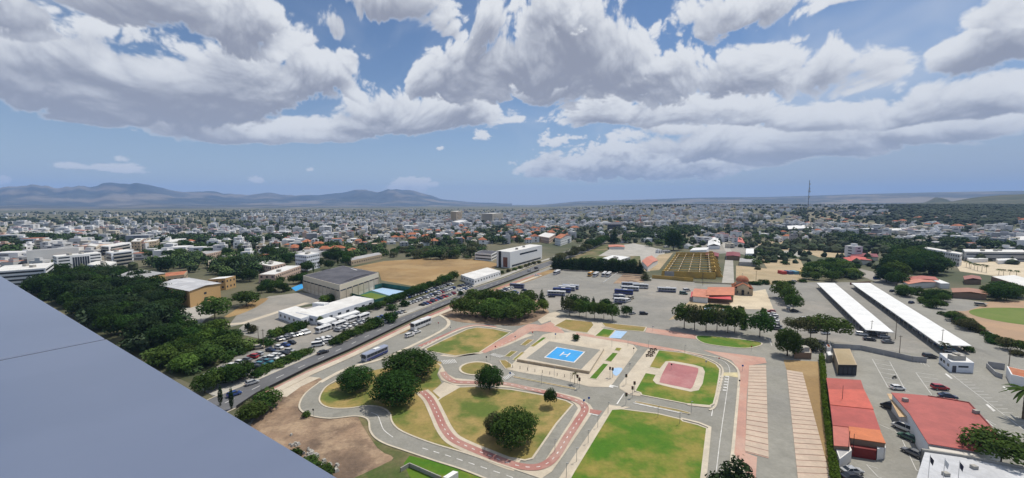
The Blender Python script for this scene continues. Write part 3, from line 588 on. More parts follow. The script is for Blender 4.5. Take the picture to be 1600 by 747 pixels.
sheet('villa_garden', [(1290, 440), (1240, 430), (1260, 410), (1330, 412), (1345, 436)], .035, 'scrub')
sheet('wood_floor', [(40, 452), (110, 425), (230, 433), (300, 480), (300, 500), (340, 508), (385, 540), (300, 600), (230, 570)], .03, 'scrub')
# bay lines of the right-hand car park
def bays(a, b, n, c, spine=True):
    """n bay lines between a and b, each reaching to the side by the vector towards c"""
    A, B, C = (G(*q, .09) for q in (a, b, c)); v = C - A; b_ = MB()
    if spine: b_.ribbon([A, B], .14, .09)
    for i in range(n + 1):
        p = A.lerp(B, i / n); b_.ribbon([p, p + v], .13, .09)
    b_.build('bay_marking', M['white'])['kind'] = 'structure'
bays((1363, 561), (1388, 606), 6, (1390, 565))
bays((1390, 565), (1416, 612), 6, (1376, 563))
bays((1431, 582), (1456, 617), 5, (1460, 586))
bays((1485, 584), (1600, 672), 16, (1500, 584))
bays((1405, 554), (1448, 569), 8, (1408, 557.5))
bays((1410, 688), (1432, 735), 3, (1424, 690))
bays((1374, 663), (1406, 677), 1, (1376, 664), True)
bays((1540, 655), (1586, 700), 3, (1556, 664))
bays((1354, 726), (1372, 745), 1, (1372, 732))
for q in ([(1476, 584), (1486, 592), (1489, 591.5), (1479, 583.5)], [(1540, 632), (1552, 643), (1556, 642), (1543, 631)], [(1566, 604), (1574, 611), (1577, 610.5), (1569, 603.5)]): sheet('arrow_marking', q, .09, 'white')
line('road_edge_line', [(1205, 530), (1300, 534)], .2, .09, 'white')
line('lane_marking', [(1202, 529), (1206, 540)], .2, .09, 'white')
# ------------------------------------------------------------------ the roof edge we look over
pr = thing('roof_parapet', 'smooth silver clad roof parapet with one thin seam, close to the viewer', 'parapet')
PZ = CH - .62
e0, e1 = G(-160, 430 - 160 * .598, PZ), G(620, 430 + 620 * .598, PZ)
ed = (e1 - e0).normalized(); en = Vector((-ed.y, ed.x, 0)); en = en if en.x < 0 or en.y < 0 else -en
if (Vector((0, 0, PZ)) - e0).dot(en) < 0: en = -en
sA = G(168, 528.5, PZ); s_t = (sA - e0).dot(ed); LN = (e1 - e0).length
def panel(t0, t1):
    b = MB(); p, q = e0 + ed * t0, e0 + ed * t1; w = en * .80
    top = [p, q, q + w, p + w]
    b.prism([(v.x, v.y) for v in top], PZ - .05, PZ); o = b.build('coping_panel', M['alu'], pr)
    bv = o.modifiers.new('bevel', 'BEVEL'); bv.width = .008; bv.segments = 2; return o
for t0, t1 in ((-3.0, s_t - .011), (s_t + .011, s_t + 2.2), (s_t + 2.208, LN + 4)): panel(t0, t1)
p = e0 + ed * (s_t - .012); q = e0 + ed * (s_t + .012); w = en * .79
MB().prism([p, q, q + w, p + w], PZ - .054, PZ - .006).build('seam', M['seam'], pr)
b = MB(); p, q = e0 - ed * 3 + en * .03, e1 + ed * 4 + en * .03; w = en * .72
b.prism([p, q, q + w, p + w], PZ - 1.1, PZ - .055); b.build('parapet_wall', M['concrete'], pr)
b = MB(); b.prism([p, q, q + w, p + w], .2, PZ - 1.105); b.build('facade', M['glass_blue'], pr)
b = MB(); p, q = e0 - ed * 3 + en * .76, e1 + ed * 4 + en * .76; w = en * 6
b.prism([p, q, q + w, p + w], PZ - 1.3, PZ - 1.0); b.build('roof_terrace', M['concrete'], pr)

# ------------------------------------------------------------------ buildings
UNIT = MB().box(0, 0, -.5, .5, 1, 1).mesh('window', M['glass'])
def win(parent, p, w, h, ax, d=.12, me=None, name='window'):
    o = bpy.data.objects.new(name, me or UNIT); o.location = p; o.scale = (w, d, h); o.rotation_euler = (0, 0, math.atan2(ax.y, ax.x)); return link(o, parent)
UW = {}
def unit(m):
    if m not in UW: UW[m] = MB().box(0, 0, -.5, .5, 1, 1).mesh('panel', M[m])
    return UW[m]
def foot(near, left, right, H, px4=None):
    a, l, r = G(*near, H), G(*left, H), G(*right, H); f = (l + r - a)
    return [Vector((v.x, v.y, 0)) for v in (a, r, f, l)]
PAL = dict(white=(.80, .80, .79), cream=(.66, .59, .47), tan=(.45, .36, .25), orange=(.50, .325, .15), grey=(.40, .40, .39), pink=(.56, .42, .34), pale=(.72, .70, .66), brown=(.24, .17, .12), dark=(.13, .13, .14), bluewhite=(.72, .75, .80))
def bld(name, label, cat, near, left, right, H, wall='white', roof='roof_white', floors=1, style='grid', sp=3.2, wh=1.3, ww=1.5, para=.5, base=0., group=None, plant=0):
    F = foot(near, left, right, H); c = sum(F, Vector()) / 4
    t = thing(name, label, cat, (c.x, c.y, 0), 0, group); L = [v - c for v in F]
    b = MB().prism(L, base, H + para)
    o = b.build('wall', M['wall'], t); o.color = (*PAL[wall], 1)
    ins = offset([(v.x, v.y) for v in L], .3 if sum(L[i - 1].x * L[i].y - L[i].x * L[i - 1].y for i in range(4)) > 0 else -.3, True)
    MB().prism(ins, H + para - .02, H + para + .03).build('roof', M[roof], t)
    for i, (A, B) in enumerate(((L[3], L[0]), (L[0], L[1]))):
        v = B - A; n = v.length; ax = v.normalized(); out = Vector((ax.y, -ax.x, 0))
        if out.dot((A + B) / 2) < 0: out = -out
        st = style if isinstance(style, str) else style[i]
        for f in range(floors):
            z = base + (H - base) * (f + .56) / floors
            if st == 'grid':
                k = max(1, int(n / sp))
                for j in range(k): win(t, A + ax * (n * (j + .5) / k) + out * .0 + Vector((0, 0, z)), ww, wh, ax)
            elif st == 'ribbon': win(t, (A + B) / 2 + Vector((0, 0, z)), n * .93, wh, ax)
            elif st == 'balcony':
                win(t, (A + B) / 2 + Vector((0, 0, z)), n * .84, wh + .3, ax)
                win(t, (A + B) / 2 + out * .6 + Vector((0, 0, z - wh * .5 - .55)), n * .9, .9, ax, 1.2, unit('concrete'), 'balcony')
    for j in range(plant):
        p = L[0].lerp(L[2], .3 + .4 * ((j * .618) % 1)).lerp(L[1], .25 * ((j * .38) % 1)); MB().box(p.x, p.y, H + para, H + para + 1.6, 2.6, 2.2).build('rooftop_unit', M['concrete'], t)
    return t
bld('hospital_block', 'low white hospital block with dark ribbon windows beside the wood', 'building', (71, 420), (-14, 426), (84, 411), 13, 'white', floors=5, style='ribbon', wh=1.2, plant=2)
bld('glass_block', 'grey glass fronted hospital block with blue curtain wall', 'building', (52, 391), (41, 393), (131, 386), 15, 'pale', 'roof_grey', 5, ('ribbon', 'none'), wh=2)
t = bld('clinic_block', 'white clinic with dark vertical slots in its facade', 'building', (88, 402), (82, 400), (158, 396), 13, 'white', floors=5, style=('ribbon', 'none'), wh=1.2, plant=2)
F = foot((88, 402), (82, 400), (158, 396), 13); c = sum(F, Vector()) / 4; A, B = F[0] - c, F[1] - c; ax = (B - A).normalized()
for f in range(5):
    for s_ in (.16, .86): win(t, A.lerp(B, s_) + Vector((0, 0, 1.6 + f * 2.6)), (B - A).length * .24, 1.1, ax)
for k in range(7): win(t, A.lerp(B, .36 + k * .055) + Vector((0, 0, 6.4)), 1.3, 10.5, ax)
F = foot((52, 391), (41, 393), (131, 386), 15); c2 = sum(F, Vector()) / 4; tg = [o for o in COL.objects if o.get('label', '').startswith('grey glass')][0]
A, B = F[0] - c2, F[1] - c2; ax = (B - A).normalized()
for k in range(10): win(tg, A.lerp(B, .06 + k * .098) + Vector((0, 0, 8)), (B - A).length * .09, 13, ax, .12, unit('glass_blue'))
bld('apartment_block', 'white apartment block with long balconies behind the clinics', 'building', (170, 386), (157, 385), (205, 380), 15, 'white', floors=5, style='balcony', wh=1.4)
bld('apartment_block', 'white stepped apartment block lower down beside the wood', 'building', (174, 396), (165, 394), (208, 392), 13, 'bluewhite', floors=4, style='balcony', wh=1.4, plant=1)
bld('white_annexe', 'low white annexe with flat roofs in front of the stepped block', 'building', (165, 417), (136, 414), (182, 410), 6, 'white', floors=2, style='ribbon', wh=1.1, plant=2)
bld('apartment_block', 'left one of two plain beige apartment towers', 'building', (219, 378), (204, 378), (226, 373), 15, 'tan', floors=4, wh=1.2, plant=1)
bld('apartment_block', 'right one of two plain beige apartment towers', 'building', (244, 377), (226, 379), (249, 374), 13, 'tan', floors=4, wh=1.2)
bld('apartment_block', 'white terraced apartments right of the beige towers', 'building', (268, 379), (250, 380), (291, 373), 9, 'white', floors=3, style='ribbon', wh=1.2)
bld('apartment_block', 'cream stair tower behind the white stepped apartments', 'building', (150, 386), (136, 384), (156, 383), 15, 'cream', floors=4, wh=1.2)
bld('white_villa', 'white flat roofed villa with one blue-grey end wall near dark trees', 'villa', (274, 398), (249, 401), (294, 396), 6, 'white', floors=2)
bld('villa', 'cream three storey villa with terraces among green trees', 'villa', (352, 402), (325, 408), (369, 398), 7, 'cream', floors=2, plant=1)
bld('villa', 'pink walled house with a grey roof beside the cream villa', 'villa', (322, 398), (315, 394), (350, 392), 6, 'pink', 'roof_grey', 2)
bld('apartment_block', 'white four storey block with grid windows behind the beige college', 'building', (479, 400), (461, 398), (499, 396), 13, 'bluewhite', floors=4, sp=2.6, plant=2)
bld('college_building', 'beige flat roofed college wing among dark trees', 'building', (430, 430), (404, 430), (470, 416), 6, 'pink', 'roof_white', 2, plant=1)
bld('college_building', 'beige upper college wing with roof blocks', 'building', (424, 417), (398, 412), (446, 412), 6.5, 'pink', 'roof_white', 2, plant=2)
bld('stone_terrace', 'long buff stone building along the stubble field', 'building', (549, 408), (545, 404), (597, 398), 4.5, 'tan', 'roof_grey', 1, sp=3.5)
bld('low_house', 'small grey flat roofed house beside a cypress near the gym', 'house', (470, 402), (452, 396), (512, 393), 5, 'grey', 'roof_grey', 1)

def gable(name, label, cat, near, left, right, H, rise, wall, roofm, along='left', group=None, floors=0, over=.6, rcol=None, style='grid', sp=4.):
    """pitched roof; the ridge runs along the near-left side ('left') or the near-right side"""
    F = foot(near, left, right, H); c = sum(F, Vector()) / 4; t = thing(name, label, cat, (c.x, c.y, 0), 0, group); L = [v - c for v in F]
    if along == 'right': L = [L[1], L[2], L[3], L[0]]
    a, r, f, l = L                                # ridge from the middle of a-r to the middle of l-f
    m0, m1 = (a + r) / 2, (l + f) / 2; b = MB().prism(L, 0, H); zH = Vector((0, 0, H)); zr = Vector((0, 0, H + rise))
    b.add([a + zH, r + zH, m0 + zr], [(0, 1, 2), (2, 1, 0)]); b.add([l + zH, f + zH, m1 + zr], [(0, 1, 2), (2, 1, 0)])
    o = b.build('wall', M['wall'], t); o.color = (*PAL[wall], 1)
    dr = (m0 - m1).normalized() * over
    for s0, s1 in ((a, l), (r, f)):
        ev = (s0 - m0); k = over / max(.1, ev.length); q = MB()
        p = [m0 + dr + zr, m1 - dr + zr, s1 - dr + ev * k + zH - Vector((0, 0, rise * k)), s0 + dr + ev * k + zH - Vector((0, 0, rise * k))]
        p = [v + Vector((0, 0, .05)) for v in p]; q.add(p + [v + Vector((0, 0, .16)) for v in p], [(3, 2, 1, 0), (4, 5, 6, 7), (0, 1, 5, 4), (1, 2, 6, 5), (2, 3, 7, 6), (3, 0, 4, 7)])
        o = q.build('roof', M[roofm], t)
        if rcol: o.color = (*rcol, 1)
    for f_ in range(floors):
        for A, B in ((L[3], L[0]), (L[0], L[1])) if along == 'left' else ((L[2], L[3]), (L[3], L[0])):
            v = B - A; n = v.length; ax = v.normalized(); k = max(1, int(n / sp))
            for j in range(k): win(t, A + ax * (n * (j + .5) / k) + Vector((0, 0, H * (f_ + .55) / floors)), 1.5, 1.3, ax)
    return t
t = gable('orange_hall', 'nearer orange brick hall with a pale metal roof beside the wood', 'hall', (296, 455), (246, 445), (344, 443), 9.4, 1.0, 'orange', 'roof_worn', 'left')
F = foot((296, 455), (246, 445), (344, 443), 9.4); c = sum(F, Vector()) / 4; A, B = F[0] - c, F[1] - c; ax = (B - A).normalized()
for z in (3.0, 6.0): win(t, A.lerp(B, .48) + Vector((0, 0, z)), 1.8, 1.2, ax)
win(t, A.lerp(B, .5) + Vector((0, 0, 1.1)), 1.6, 2.2, ax, .1, None, 'door')
gable('orange_hall', 'farther orange brick hall with a grey weathered roof', 'hall', (226, 437), (185, 431), (258, 427), 8.5, .9, 'orange', 'roof_grey', 'left')
bld('orange_annexe', 'two storey orange brick annexe with a pale roof behind the halls', 'building', (352, 436), (325, 438), (368, 432), 7.5, 'orange', 'roof_metal', 2, sp=2.5, ww=1.1)
bld('orange_annexe', 'low brown link building between the two orange halls', 'building', (288, 430), (250, 434), (293, 424), 5, 'tan', 'tile', 1)
t = bld('sports_hall', 'beige sports hall with white pilasters and a dark low pitched roof', 'hall', (530.6, 446), (473.5, 431), (591.6, 426.5), 10.2, 'cream', 'roof_dark', 1, 'none', para=.2)
F = foot((530.6, 446), (473.5, 431), (591.6, 426.5), 10.2); c = sum(F, Vector()) / 4; L = [v - c for v in F]
for A, B, n in ((L[3], L[0], 9), (L[0], L[1], 7)):
    ax = (B - A).normalized(); ln = (B - A).length
    for k in range(n + 1): win(t, A.lerp(B, (k + .02) / (n + .04)) + Vector((0, 0, 3.6)), .45, 7.2, ax, .5, unit('beige'), 'pilaster')
    for k in range(n):
        win(t, A.lerp(B, (k + .5) / n) + Vector((0, 0, 4.4)), ln / n * .86, 4.2, ax, .16, unit('beige'), 'infill_panel')
        win(t, A.lerp(B, (k + .5) / n) + Vector((0, 0, 6.9)), ln / n * .86, .7, ax, .2)
ro = [v * .86 for v in L]; k = Vector((0, 0, 11.4)); m0, m1 = (ro[0] + ro[1]) / 2 + k, (ro[3] + ro[2]) / 2 + k; z7 = Vector((0, 0, 10.45))
MB().add([ro[0] + z7, ro[1] + z7, ro[2] + z7, ro[3] + z7, m0, m1], [(0, 4, 5, 3), (1, 2, 5, 4), (0, 1, 4), (2, 3, 5)]).build('pitched_roof', M['roof_dark'], t)
q0 = ro[1].lerp(ro[2], .1) + (m0 - z7 - ro[0]) * 0; MB().add([v + Vector((0, 0, 11.1)) for v in (L[0].lerp(L[1], .70).lerp(L[2], .42), L[0].lerp(L[1], .74).lerp(L[2], .42), L[0].lerp(L[1], .66).lerp(L[2], .62), L[0].lerp(L[1], .62).lerp(L[2], .62))], [(0, 1, 2, 3)]).build('skylight', M['roof_metal'], t)
# white office in two wings, canopy along its front
t = bld('white_office', 'long white office wing with small windows facing the parked minibuses', 'office', (495, 496), (462, 489), (584, 468), 3.8, 'bluewhite', 'roof_white', 1, sp=5.5, wh=1.1, ww=2.2, para=.35)
bld('white_office', 'square white office wing with a light roof at the gravel yard', 'office', (470, 499), (435, 487), (497, 490), 3.6, 'bluewhite', 'roof_white', 1, sp=4, wh=1.2, para=.3)
bld('entrance_canopy', 'white flat canopy block at the office front', 'canopy', (506, 506), (495, 502), (526, 499), 3.0, 'white', 'roof_metal', 1, 'ribbon', wh=1.2, para=.15)
bld('entrance_canopy', 'long white canopy along the office wall behind the minibuses', 'canopy', (530, 497), (524, 495), (562, 487), 3.0, 'white', 'roof_metal', 1, 'ribbon', wh=1.4, para=.15)
bld('roof_plant_room', 'small white raised roof block behind the office', 'building', (506, 476), (488, 475), (514, 474), 4.8, 'white', 'roof_metal', 1, 'none')
bld('roadside_office', 'small white single storey office by the main road and car park', 'office', (741, 437), (720, 430), (782, 424), 4, 'white', 'roof_white', 1, sp=4, wh=1., para=.3)
t = bld('civic_building', 'large cream modern building with a dark tower slab beside the main road', 'building', (797, 395), (776, 393), (847, 384), 14, 'white', 'roof_white', 1, 'none', para=.6, plant=2)
F = foot((797, 395), (776, 393), (847, 384), 14); c = sum(F, Vector()) / 4; L = [v - c for v in F]; ax = (L[1] - L[0]).normalized(); al = (L[0] - L[3]).normalized()
win(t, L[0].lerp(L[1], .55) + Vector((0, 0, 10.6)), (L[1] - L[0]).length * .55, 1.5, ax); win(t, L[0].lerp(L[1], .5) + Vector((0, 0, 1.6)), (L[1] - L[0]).length * .9, 1.6, ax)
win(t, L[3].lerp(L[0], .25) + Vector((0, 0, 7.2)), 2.6, 15, al, 1.0, unit('dark'), 'tower_slab'); win(t, L[3].lerp(L[0], .65) + Vector((0, 0, 5)), 5, 9, al, .3, unit('brick'), 'brick_panel')
bld('grey_villa', 'grey and white flat roofed house beside the cream civic building', 'villa', (768, 398), (742, 396), (778, 393), 6.5, 'white', 'roof_dark', 2, style='ribbon')
gable('pink_house', 'tall pale house with an orange gable roof near the road', 'house', (876, 373), (867, 371), (893, 368), 10, 3, 'white', 'tile', 'left', floors=3)
bld('pink_annexe', 'pink and white two storey house left of the road', 'house', (858, 372), (840, 369), (868, 366), 8, 'pink', 'roof_white', 2)
t = bld('tower_block', 'tan high-rise standing above the white town', 'tower block', (713, 331), (704, 331), (722, 330), 34, 'tan', 'roof_white', 9, ('none', 'ribbon'), wh=1.5)
bld('tower_block', 'broad cream high-rise cluster right of the tan tower', 'tower block', (770, 334), (752, 334), (786, 333), 26, 'cream', 'roof_white', 7, 'ribbon', wh=1.6)
bld('white_block', 'white block at the foot of the tan tower', 'building', (717, 348), (706, 347), (730, 345), 15, 'bluewhite', floors=5, style='ribbon')
bld('dark_building', 'unfinished dark concrete building beside the orange crane', 'building', (970, 351), (949, 351), (977, 347), 12, 'dark', 'roof_dark', 4, 'ribbon')
bld('white_block', 'white apartment block above the bare field', 'building', (1165, 340), (1161, 339), (1177, 337), 14, 'white', floors=4, style='ribbon')
bld('grey_store', 'long grey-white factory behind dark trees', 'factory', (1385, 361), (1383, 358), (1464, 356), 8, 'pale', 'roof_white', 1, 'none', plant=3)
gable('grey_warehouse', 'grey warehouse with a broad gable roof beyond the sand lot', 'warehouse', (1232, 358), (1228, 354), (1270, 356), 6, 4, 'grey', 'roof_metal', 'right')
bld('school', 'white three storey school with dark windows beside the palm row', 'school', (1500, 398), (1443, 388), (1504, 396), 11, 'white', 'roof_white', 3, sp=3.4, wh=1.5, plant=1)
bld('clinic', 'long pale grey two storey building beyond the palm row', 'building', (1507, 394), (1504, 390), (1606, 395), 9, 'grey', 'roof_white', 2, 'ribbon', wh=1.2, plant=3)
bld('pale_shed', 'pale flat shed with white awnings in front of the grey building', 'shed', (1514, 406), (1510, 403), (1544, 405), 3, 'white', 'roof_metal', 1, 'none')
bld('pale_shed', 'right hand pale awning shed in front of the grey building', 'shed', (1560, 408), (1556, 405), (1590, 407), 3, 'white', 'roof_metal', 1, 'none')
bld('white_store', 'long white shed with a red end at the far yard edge', 'shed', (1600, 449), (1549, 433), (1640, 446), 4, 'brown', 'roof_white', 1, 'none')
bld('white_block', 'white house with windows at the right picture edge', 'house', (1586, 376), (1576, 372), (1620, 372), 9, 'white', floors=2)
# yards in the middle distance
RED, MAROON, ORANGE, PINK = (.50, .085, .06), (.20, .03, .035), (.50, .16, .06), (.52, .20, .13)
def sred(name, label, near, left, right, H, rise=1., wall='pale', col=RED, along='left', cat='shed', **k): return gable(name, label, cat, near, left, right, H, rise, wall, 'sheet', along, rcol=col, **k)
sred('red_shed', 'long red roofed barrack range across the far yard', (1095, 372), (1093, 370), (1160, 374), 4.5, 1.2, along='right', col=(.55, .13, .10))
sred('red_shed', 'short red roofed shed at the right end of the barrack range', (1146, 379), (1144, 372), (1163, 380), 4.5, 1.2, col=(.55, .13, .10))
gable('white_barrel_shed', 'white roofed shed in the barrack yard', 'shed', (1106, 384), (1108, 373), (1125, 384), 4.5, 2.2, 'white', 'roof_metal', 'left')
sred('maroon_shed', 'dark maroon shed just behind the yellow building', (1103, 399), (1105, 394), (1122, 401), 4, .8, col=MAROON, wall='brown')
sred('maroon_shed', 'dark maroon shed right of the barrack road', (1135, 400), (1136, 394), (1156, 401), 4, .8, col=MAROON, wall='brown')
bld('white_shed', 'small white roofed shed right of the maroon sheds', 'shed', (1165, 397), (1166, 389), (1178, 397), 4, 'white', 'roof_metal', 1, 'none')
bld('white_shed', 'low grey flat shed under the white one by dark shrubs', 'shed', (1155, 410), (1156, 404), (1181, 411), 3, 'grey', 'roof_grey', 1, 'none')
bld('white_shed', 'pale flat workshop roof in the parking yard behind conifers', 'shed', (1078, 392), (1083, 388), (1104, 391), 4, 'white', 'roof_metal', 1, 'none')
sred('red_shed', 'red roofed lean-to at the sandy road bend', (952, 386), (951, 383), (976, 386), 3, .6, col=PINK)
sred('pink_shed', 'pink roofed workshop with white gable at the sandy road', (1012, 417), (1003, 408), (1028, 407), 3.6, 1.2, col=PINK, wall='white')
bld('workshop', 'pale flat workshop roofs behind the conifer hedge', 'workshop', (960, 410), (930, 407), (985, 402), 3, 'grey', 'roof_metal', 1, 'none', plant=3)
sred('red_shed', 'red tiled house among the right hand trees', (1328, 408), (1318, 403), (1362, 407), 4, 1.2, col=RED)
sred('red_shed', 'red shed behind the green mass right of the sand lot', (1330, 402), (1330, 397), (1372, 402), 3.5, .8, col=MAROON)
sred('red_shed', 'low red roof near the carport end and big trees', (1420, 444), (1412, 440), (1462, 441), 3.5, .9, col=PINK)
sred('red_shed', 'red roofed hut behind the low orange shed', (1424, 438), (1420, 433), (1466, 438), 3.5, .9, col=(.4, .12, .09))
sred('brown_shed', 'long brown and orange shed facing the gravel lot', (1490, 457), (1488, 451), (1542, 460), 3.5, .9, col=(.33, .16, .10), wall='brown')
sred('brown_shed', 'brown roofed hut by the palm row', (1508, 437), (1506, 432), (1533, 437), 3.5, 1, col=(.3, .12, .09), wall='brown')
bld('white_shed', 'curved white canopy roof beside the red huts', 'canopy', (1470, 444), (1455, 438), (1484, 444), 3, 'white', 'roof_metal', 1, 'none')
for i, (x, col) in enumerate(((1222, (.45, .06, .05)), (1232, (.08, .12, .22)), (1241, (.12, .28, .36)), (1250, (.55, .40, .12)))):
    p = G(x, 428); o = MB().box(0, 0, 0, 2.6, 3.2, 7).build('storage_container', M['sheet']); o.location = p; o.color = (*col, 1)
    tag(o, ('red', 'navy', 'teal', 'ochre')[i] + ' storage container in the row beyond the chapel', 'container', 'coloured containers in a row')

# yellow roofless warehouse with stepped buttresses
t = thing('yellow_warehouse', 'roofless yellow plastered warehouse with open roof beams and stepped buttresses', 'warehouse', (0, 0, 0))
A, B, C, D = (G(*p) for p in ((1034, 433), (1118, 436), (1112, 402), (1056, 402)))
c = (A + B + C + D) / 4; t.location = (c.x, c.y, 0); A, B, C, D = (v - t.location for v in (A, B, C, D))
def wallseg(p, q, h, th=.5, nm='wall', m='ochre'): MB().ribbon([p, q], th, 0, h).build(nm, M[m], t)
wallseg(A, B, 5.2); wallseg(B, C, 6); wallseg(C, D, 5.5); wallseg(D, A, 3)
for k in range(9):
    p, q = A.lerp(D, (k + .5) / 9), B.lerp(C, (k + .5) / 9); MB().ribbon([p, q], .7, 4.9, .5).build('roof_beam', M['ochre'], t)
for k in range(5):
    p, q = A.lerp(B, (k + .5) / 5), D.lerp(C, (k + .5) / 5); MB().ribbon([p, q], .5, 4.3, .4).build('roof_beam', M['stone'], t)
MB().flat([A, B, C, D], .12).build('weedy_floor', M['scrub'], t)
rt = (B - A).normalized()
for k in range(6):
    p = B.lerp(C, (k + .4) / 6); MB().add([p + rt * .3, p + rt * 6, p + rt * .3 + Vector((0, 0, 8)), p - rt * 3 + Vector((0, 0, 8)), p - rt * 3 + Vector((0, 0, 5.5))] + [v + (C - B).normalized() * 1.3 for v in (p + rt * .3, p + rt * 6, p + rt * .3 + Vector((0, 0, 8)), p - rt * 3 + Vector((0, 0, 8)), p - rt * 3 + Vector((0, 0, 5.5)))],
        [(0, 1, 2, 3, 4), (9, 8, 7, 6, 5), (1, 6, 7, 2), (2, 7, 8, 3), (0, 5, 6, 1), (3, 8, 9, 4)]).build('buttress', M['ochre'], t)
w0 = [v - t.location for v in (G(1019, 435), G(1048, 437), G(1083, 440))]
for p, q in zip(w0, w0[1:]): MB().ribbon([p, q], .5, 0, 2.6).build('front_wall', M['ochre'], t)
p = A.lerp(B, .14); win(t, p + Vector((0, -.2, 2.6)), 7, 4.6, (B - A).normalized(), .8, unit('roof_grey'), 'door')
# restaurant with red roofs
t = sred('red_tiled_hall', 'orange tiled hall with a red awning beside the chapel', (1146, 461), (1146, 449), (1105, 461), 4.2, 2.0, wall='brown', col=(.50, .17, .085), along='right', cat='hall')
sred('red_tiled_hall', 'lower orange roof wing left of the tiled hall', (1106, 465), (1108, 453), (1083, 463), 3.4, 1.2, wall='white', col=(.52, .20, .12), along='right', cat='hall')
o = MB().add([v for v in (G(1104, 459, 3.8), G(1141, 461, 3.8), G(1143, 468, 2.9), G(1105, 465.5, 2.9))] + [v - Vector((0, 0, .12)) for v in (G(1104, 459, 3.8), G(1141, 461, 3.8), G(1143, 468, 2.9), G(1105, 465.5, 2.9))], [(3, 2, 1, 0), (4, 5, 6, 7), (0, 1, 5, 4), (1, 2, 6, 5), (2, 3, 7, 6), (3, 0, 4, 7)]).build('awning', M['sheet'], t); o.color = (.55, .07, .07, 1); o.matrix_parent_inverse = Matrix.Translation(-Vector(t.location))
o = MB().add([G(1080, 456, 3.2), G(1084, 455, 3.4), G(1092, 466, 2.6), G(1079, 464, 2.6)], [(0, 1, 2, 3), (3, 2, 1, 0)]).build('side_awning', M['sheet'], t); o.color = (.5, .08, .09, 1); o.matrix_parent_inverse = Matrix.Translation(-Vector(t.location))
# domed chapel
A, B = G(1154.5, 461.5), G(1182, 461.5); w = (B - A).length; cc_ = (A + B) / 2 + Vector((0, w * .62, 0))
t = thing('chapel', 'small stone chapel with a red tiled dome and arched door', 'chapel', (cc_.x, cc_.y, 0), -.42)
o = MB().prism([(-w / 2, -w * .6), (w / 2, -w * .6), (w / 2, w * .6), (-w / 2, w * .6)], 0, 4.2).build('wall', M['stone'], t)
b = MB(); hw = w * .30
b.prism([(-hw, -w * .62), (hw, -w * .62), (hw, w * .62), (-hw, w * .62)], 0, 5.4); b.add([(-hw, -w * .62, 5.4), (hw, -w * .62, 5.4), (0, -w * .62, 7.3), (-hw, w * .62, 5.4), (hw, w * .62, 5.4), (0, w * .62, 7.3)], [(0, 1, 2), (5, 4, 3)])
b.build('gable_wall', M['cream'], t)
for s_ in (-1, 1):
    MB().add([(0, -w * .66, 7.5), (s_ * hw * 1.15, -w * .66, 5.2), (s_ * hw * 1.15, w * .66, 5.2), (0, w * .66, 7.5)] + [(0, -w * .66, 7.65), (s_ * hw * 1.15, -w * .66, 5.35), (s_ * hw * 1.15, w * .66, 5.35), (0, w * .66, 7.65)], [(0, 1, 2, 3), (7, 6, 5, 4), (0, 4, 5, 1), (1, 5, 6, 2), (2, 6, 7, 3)]).build('roof', M['tile'], t)
    MB().add([(s_ * hw, -w * .63, 5.3), (s_ * w * .53, -w * .63, 4.2), (s_ * w * .53, w * .63, 4.2), (s_ * hw, w * .63, 5.3)], [(0, 1, 2, 3), (3, 2, 1, 0)]).build('aisle_roof', M['tile'], t)
b = MB(); r = w * .31; b.tube((0, .3, 4.5), (0, .3, 8.0), r, r, 16); b.build('drum', M['stone'], t)
b = MB(); prev = None
for k in range(7):
    a = k / 6 * 1.5; ri, z = r * 1.12 * math.cos(a), 8.0 + r * 1.0 * math.sin(a); vs = [(ri * math.cos(6.2832 * j / 16), .3 + ri * math.sin(6.2832 * j / 16), z) for j in range(16)]
    k0 = len(b.v); b.v += vs
    if k: b.f += [(k0 - 16 + j, k0 - 16 + (j + 1) % 16, k0 + (j + 1) % 16, k0 + j) for j in range(16)]; b.m += [0] * 16
d_ = b.build('dome', M['tile'], t, True); MB().box(0, .3, 8 + r * .95, 10 + r * .95, .12, .12).box(0, .3, 9.3 + r * .95, 9.42 + r * .95, .7, .12).build('cross', M['white'], t)
for x, hh, ww_ in ((0, 2.6, 1.5), (-w * .27, 1.6, .7), (w * .27, 1.6, .7)): win(t, Vector((x, -w * .625 - .02, hh / 2 + (.9 if x else .02))), ww_, hh, Vector((1, 0, 0)), .15, None, 'door' if not x else 'window')
b = MB().tube((0, -w * .56, 2.62), (0, -w * .72, 2.62), .75, .75, 12); b.build('door_arch', M['dark'], t)
# carports
def carport(label, a, b_, c, d, n):
    H = 3.1; P = [G(*p, H) for p in (a, b_, c, d)]; cen = sum(P, Vector()) / 4; t = thing('carport', label, 'carport', (cen.x, cen.y, 0), 0, 'long white carports'); P = [v - cen for v in P]
    for i in range(n):                                        # roof bays, each its own metal panel
        t0, t1 = i / n, (i + 1) / n; q = [P[0].lerp(P[3], t0), P[1].lerp(P[2], t0), P[1].lerp(P[2], t1), P[0].lerp(P[3], t1)]
        g_ = (P[3] - P[0]).normalized() * .04; MB().prism([q[0] + g_, q[1] + g_, q[2], q[3]], H, H + .18 + .012 * (i % 3)).build('roof_panel', M['roof_metal'], t)
        for s_, e_ in ((P[0], P[3]), (P[1], P[2])):
            m_ = s_.lerp(e_, (i + .5) / n).lerp(cen - cen, .06); MB().box(m_.x, m_.y, .06, H, .18, .18).build('post', M['steel'], t)
    for s_, e_ in ((P[0], P[3]), (P[1], P[2])): MB().ribbon([s_.lerp(Vector(), .01), e_.lerp(Vector(), .01)], .2, H - .32, .3).build('beam', M['steel'], t)
    return P, cen
CP = [carport('left carport with a long white metal roof over parked cars', (1276, 442.4), (1304, 442.4), (1397, 520), (1353, 516), 20), carport('right carport with a long white metal roof along the side road', (1330, 442.4), (1359, 442.4), (1518, 541), (1469, 540), 24)]
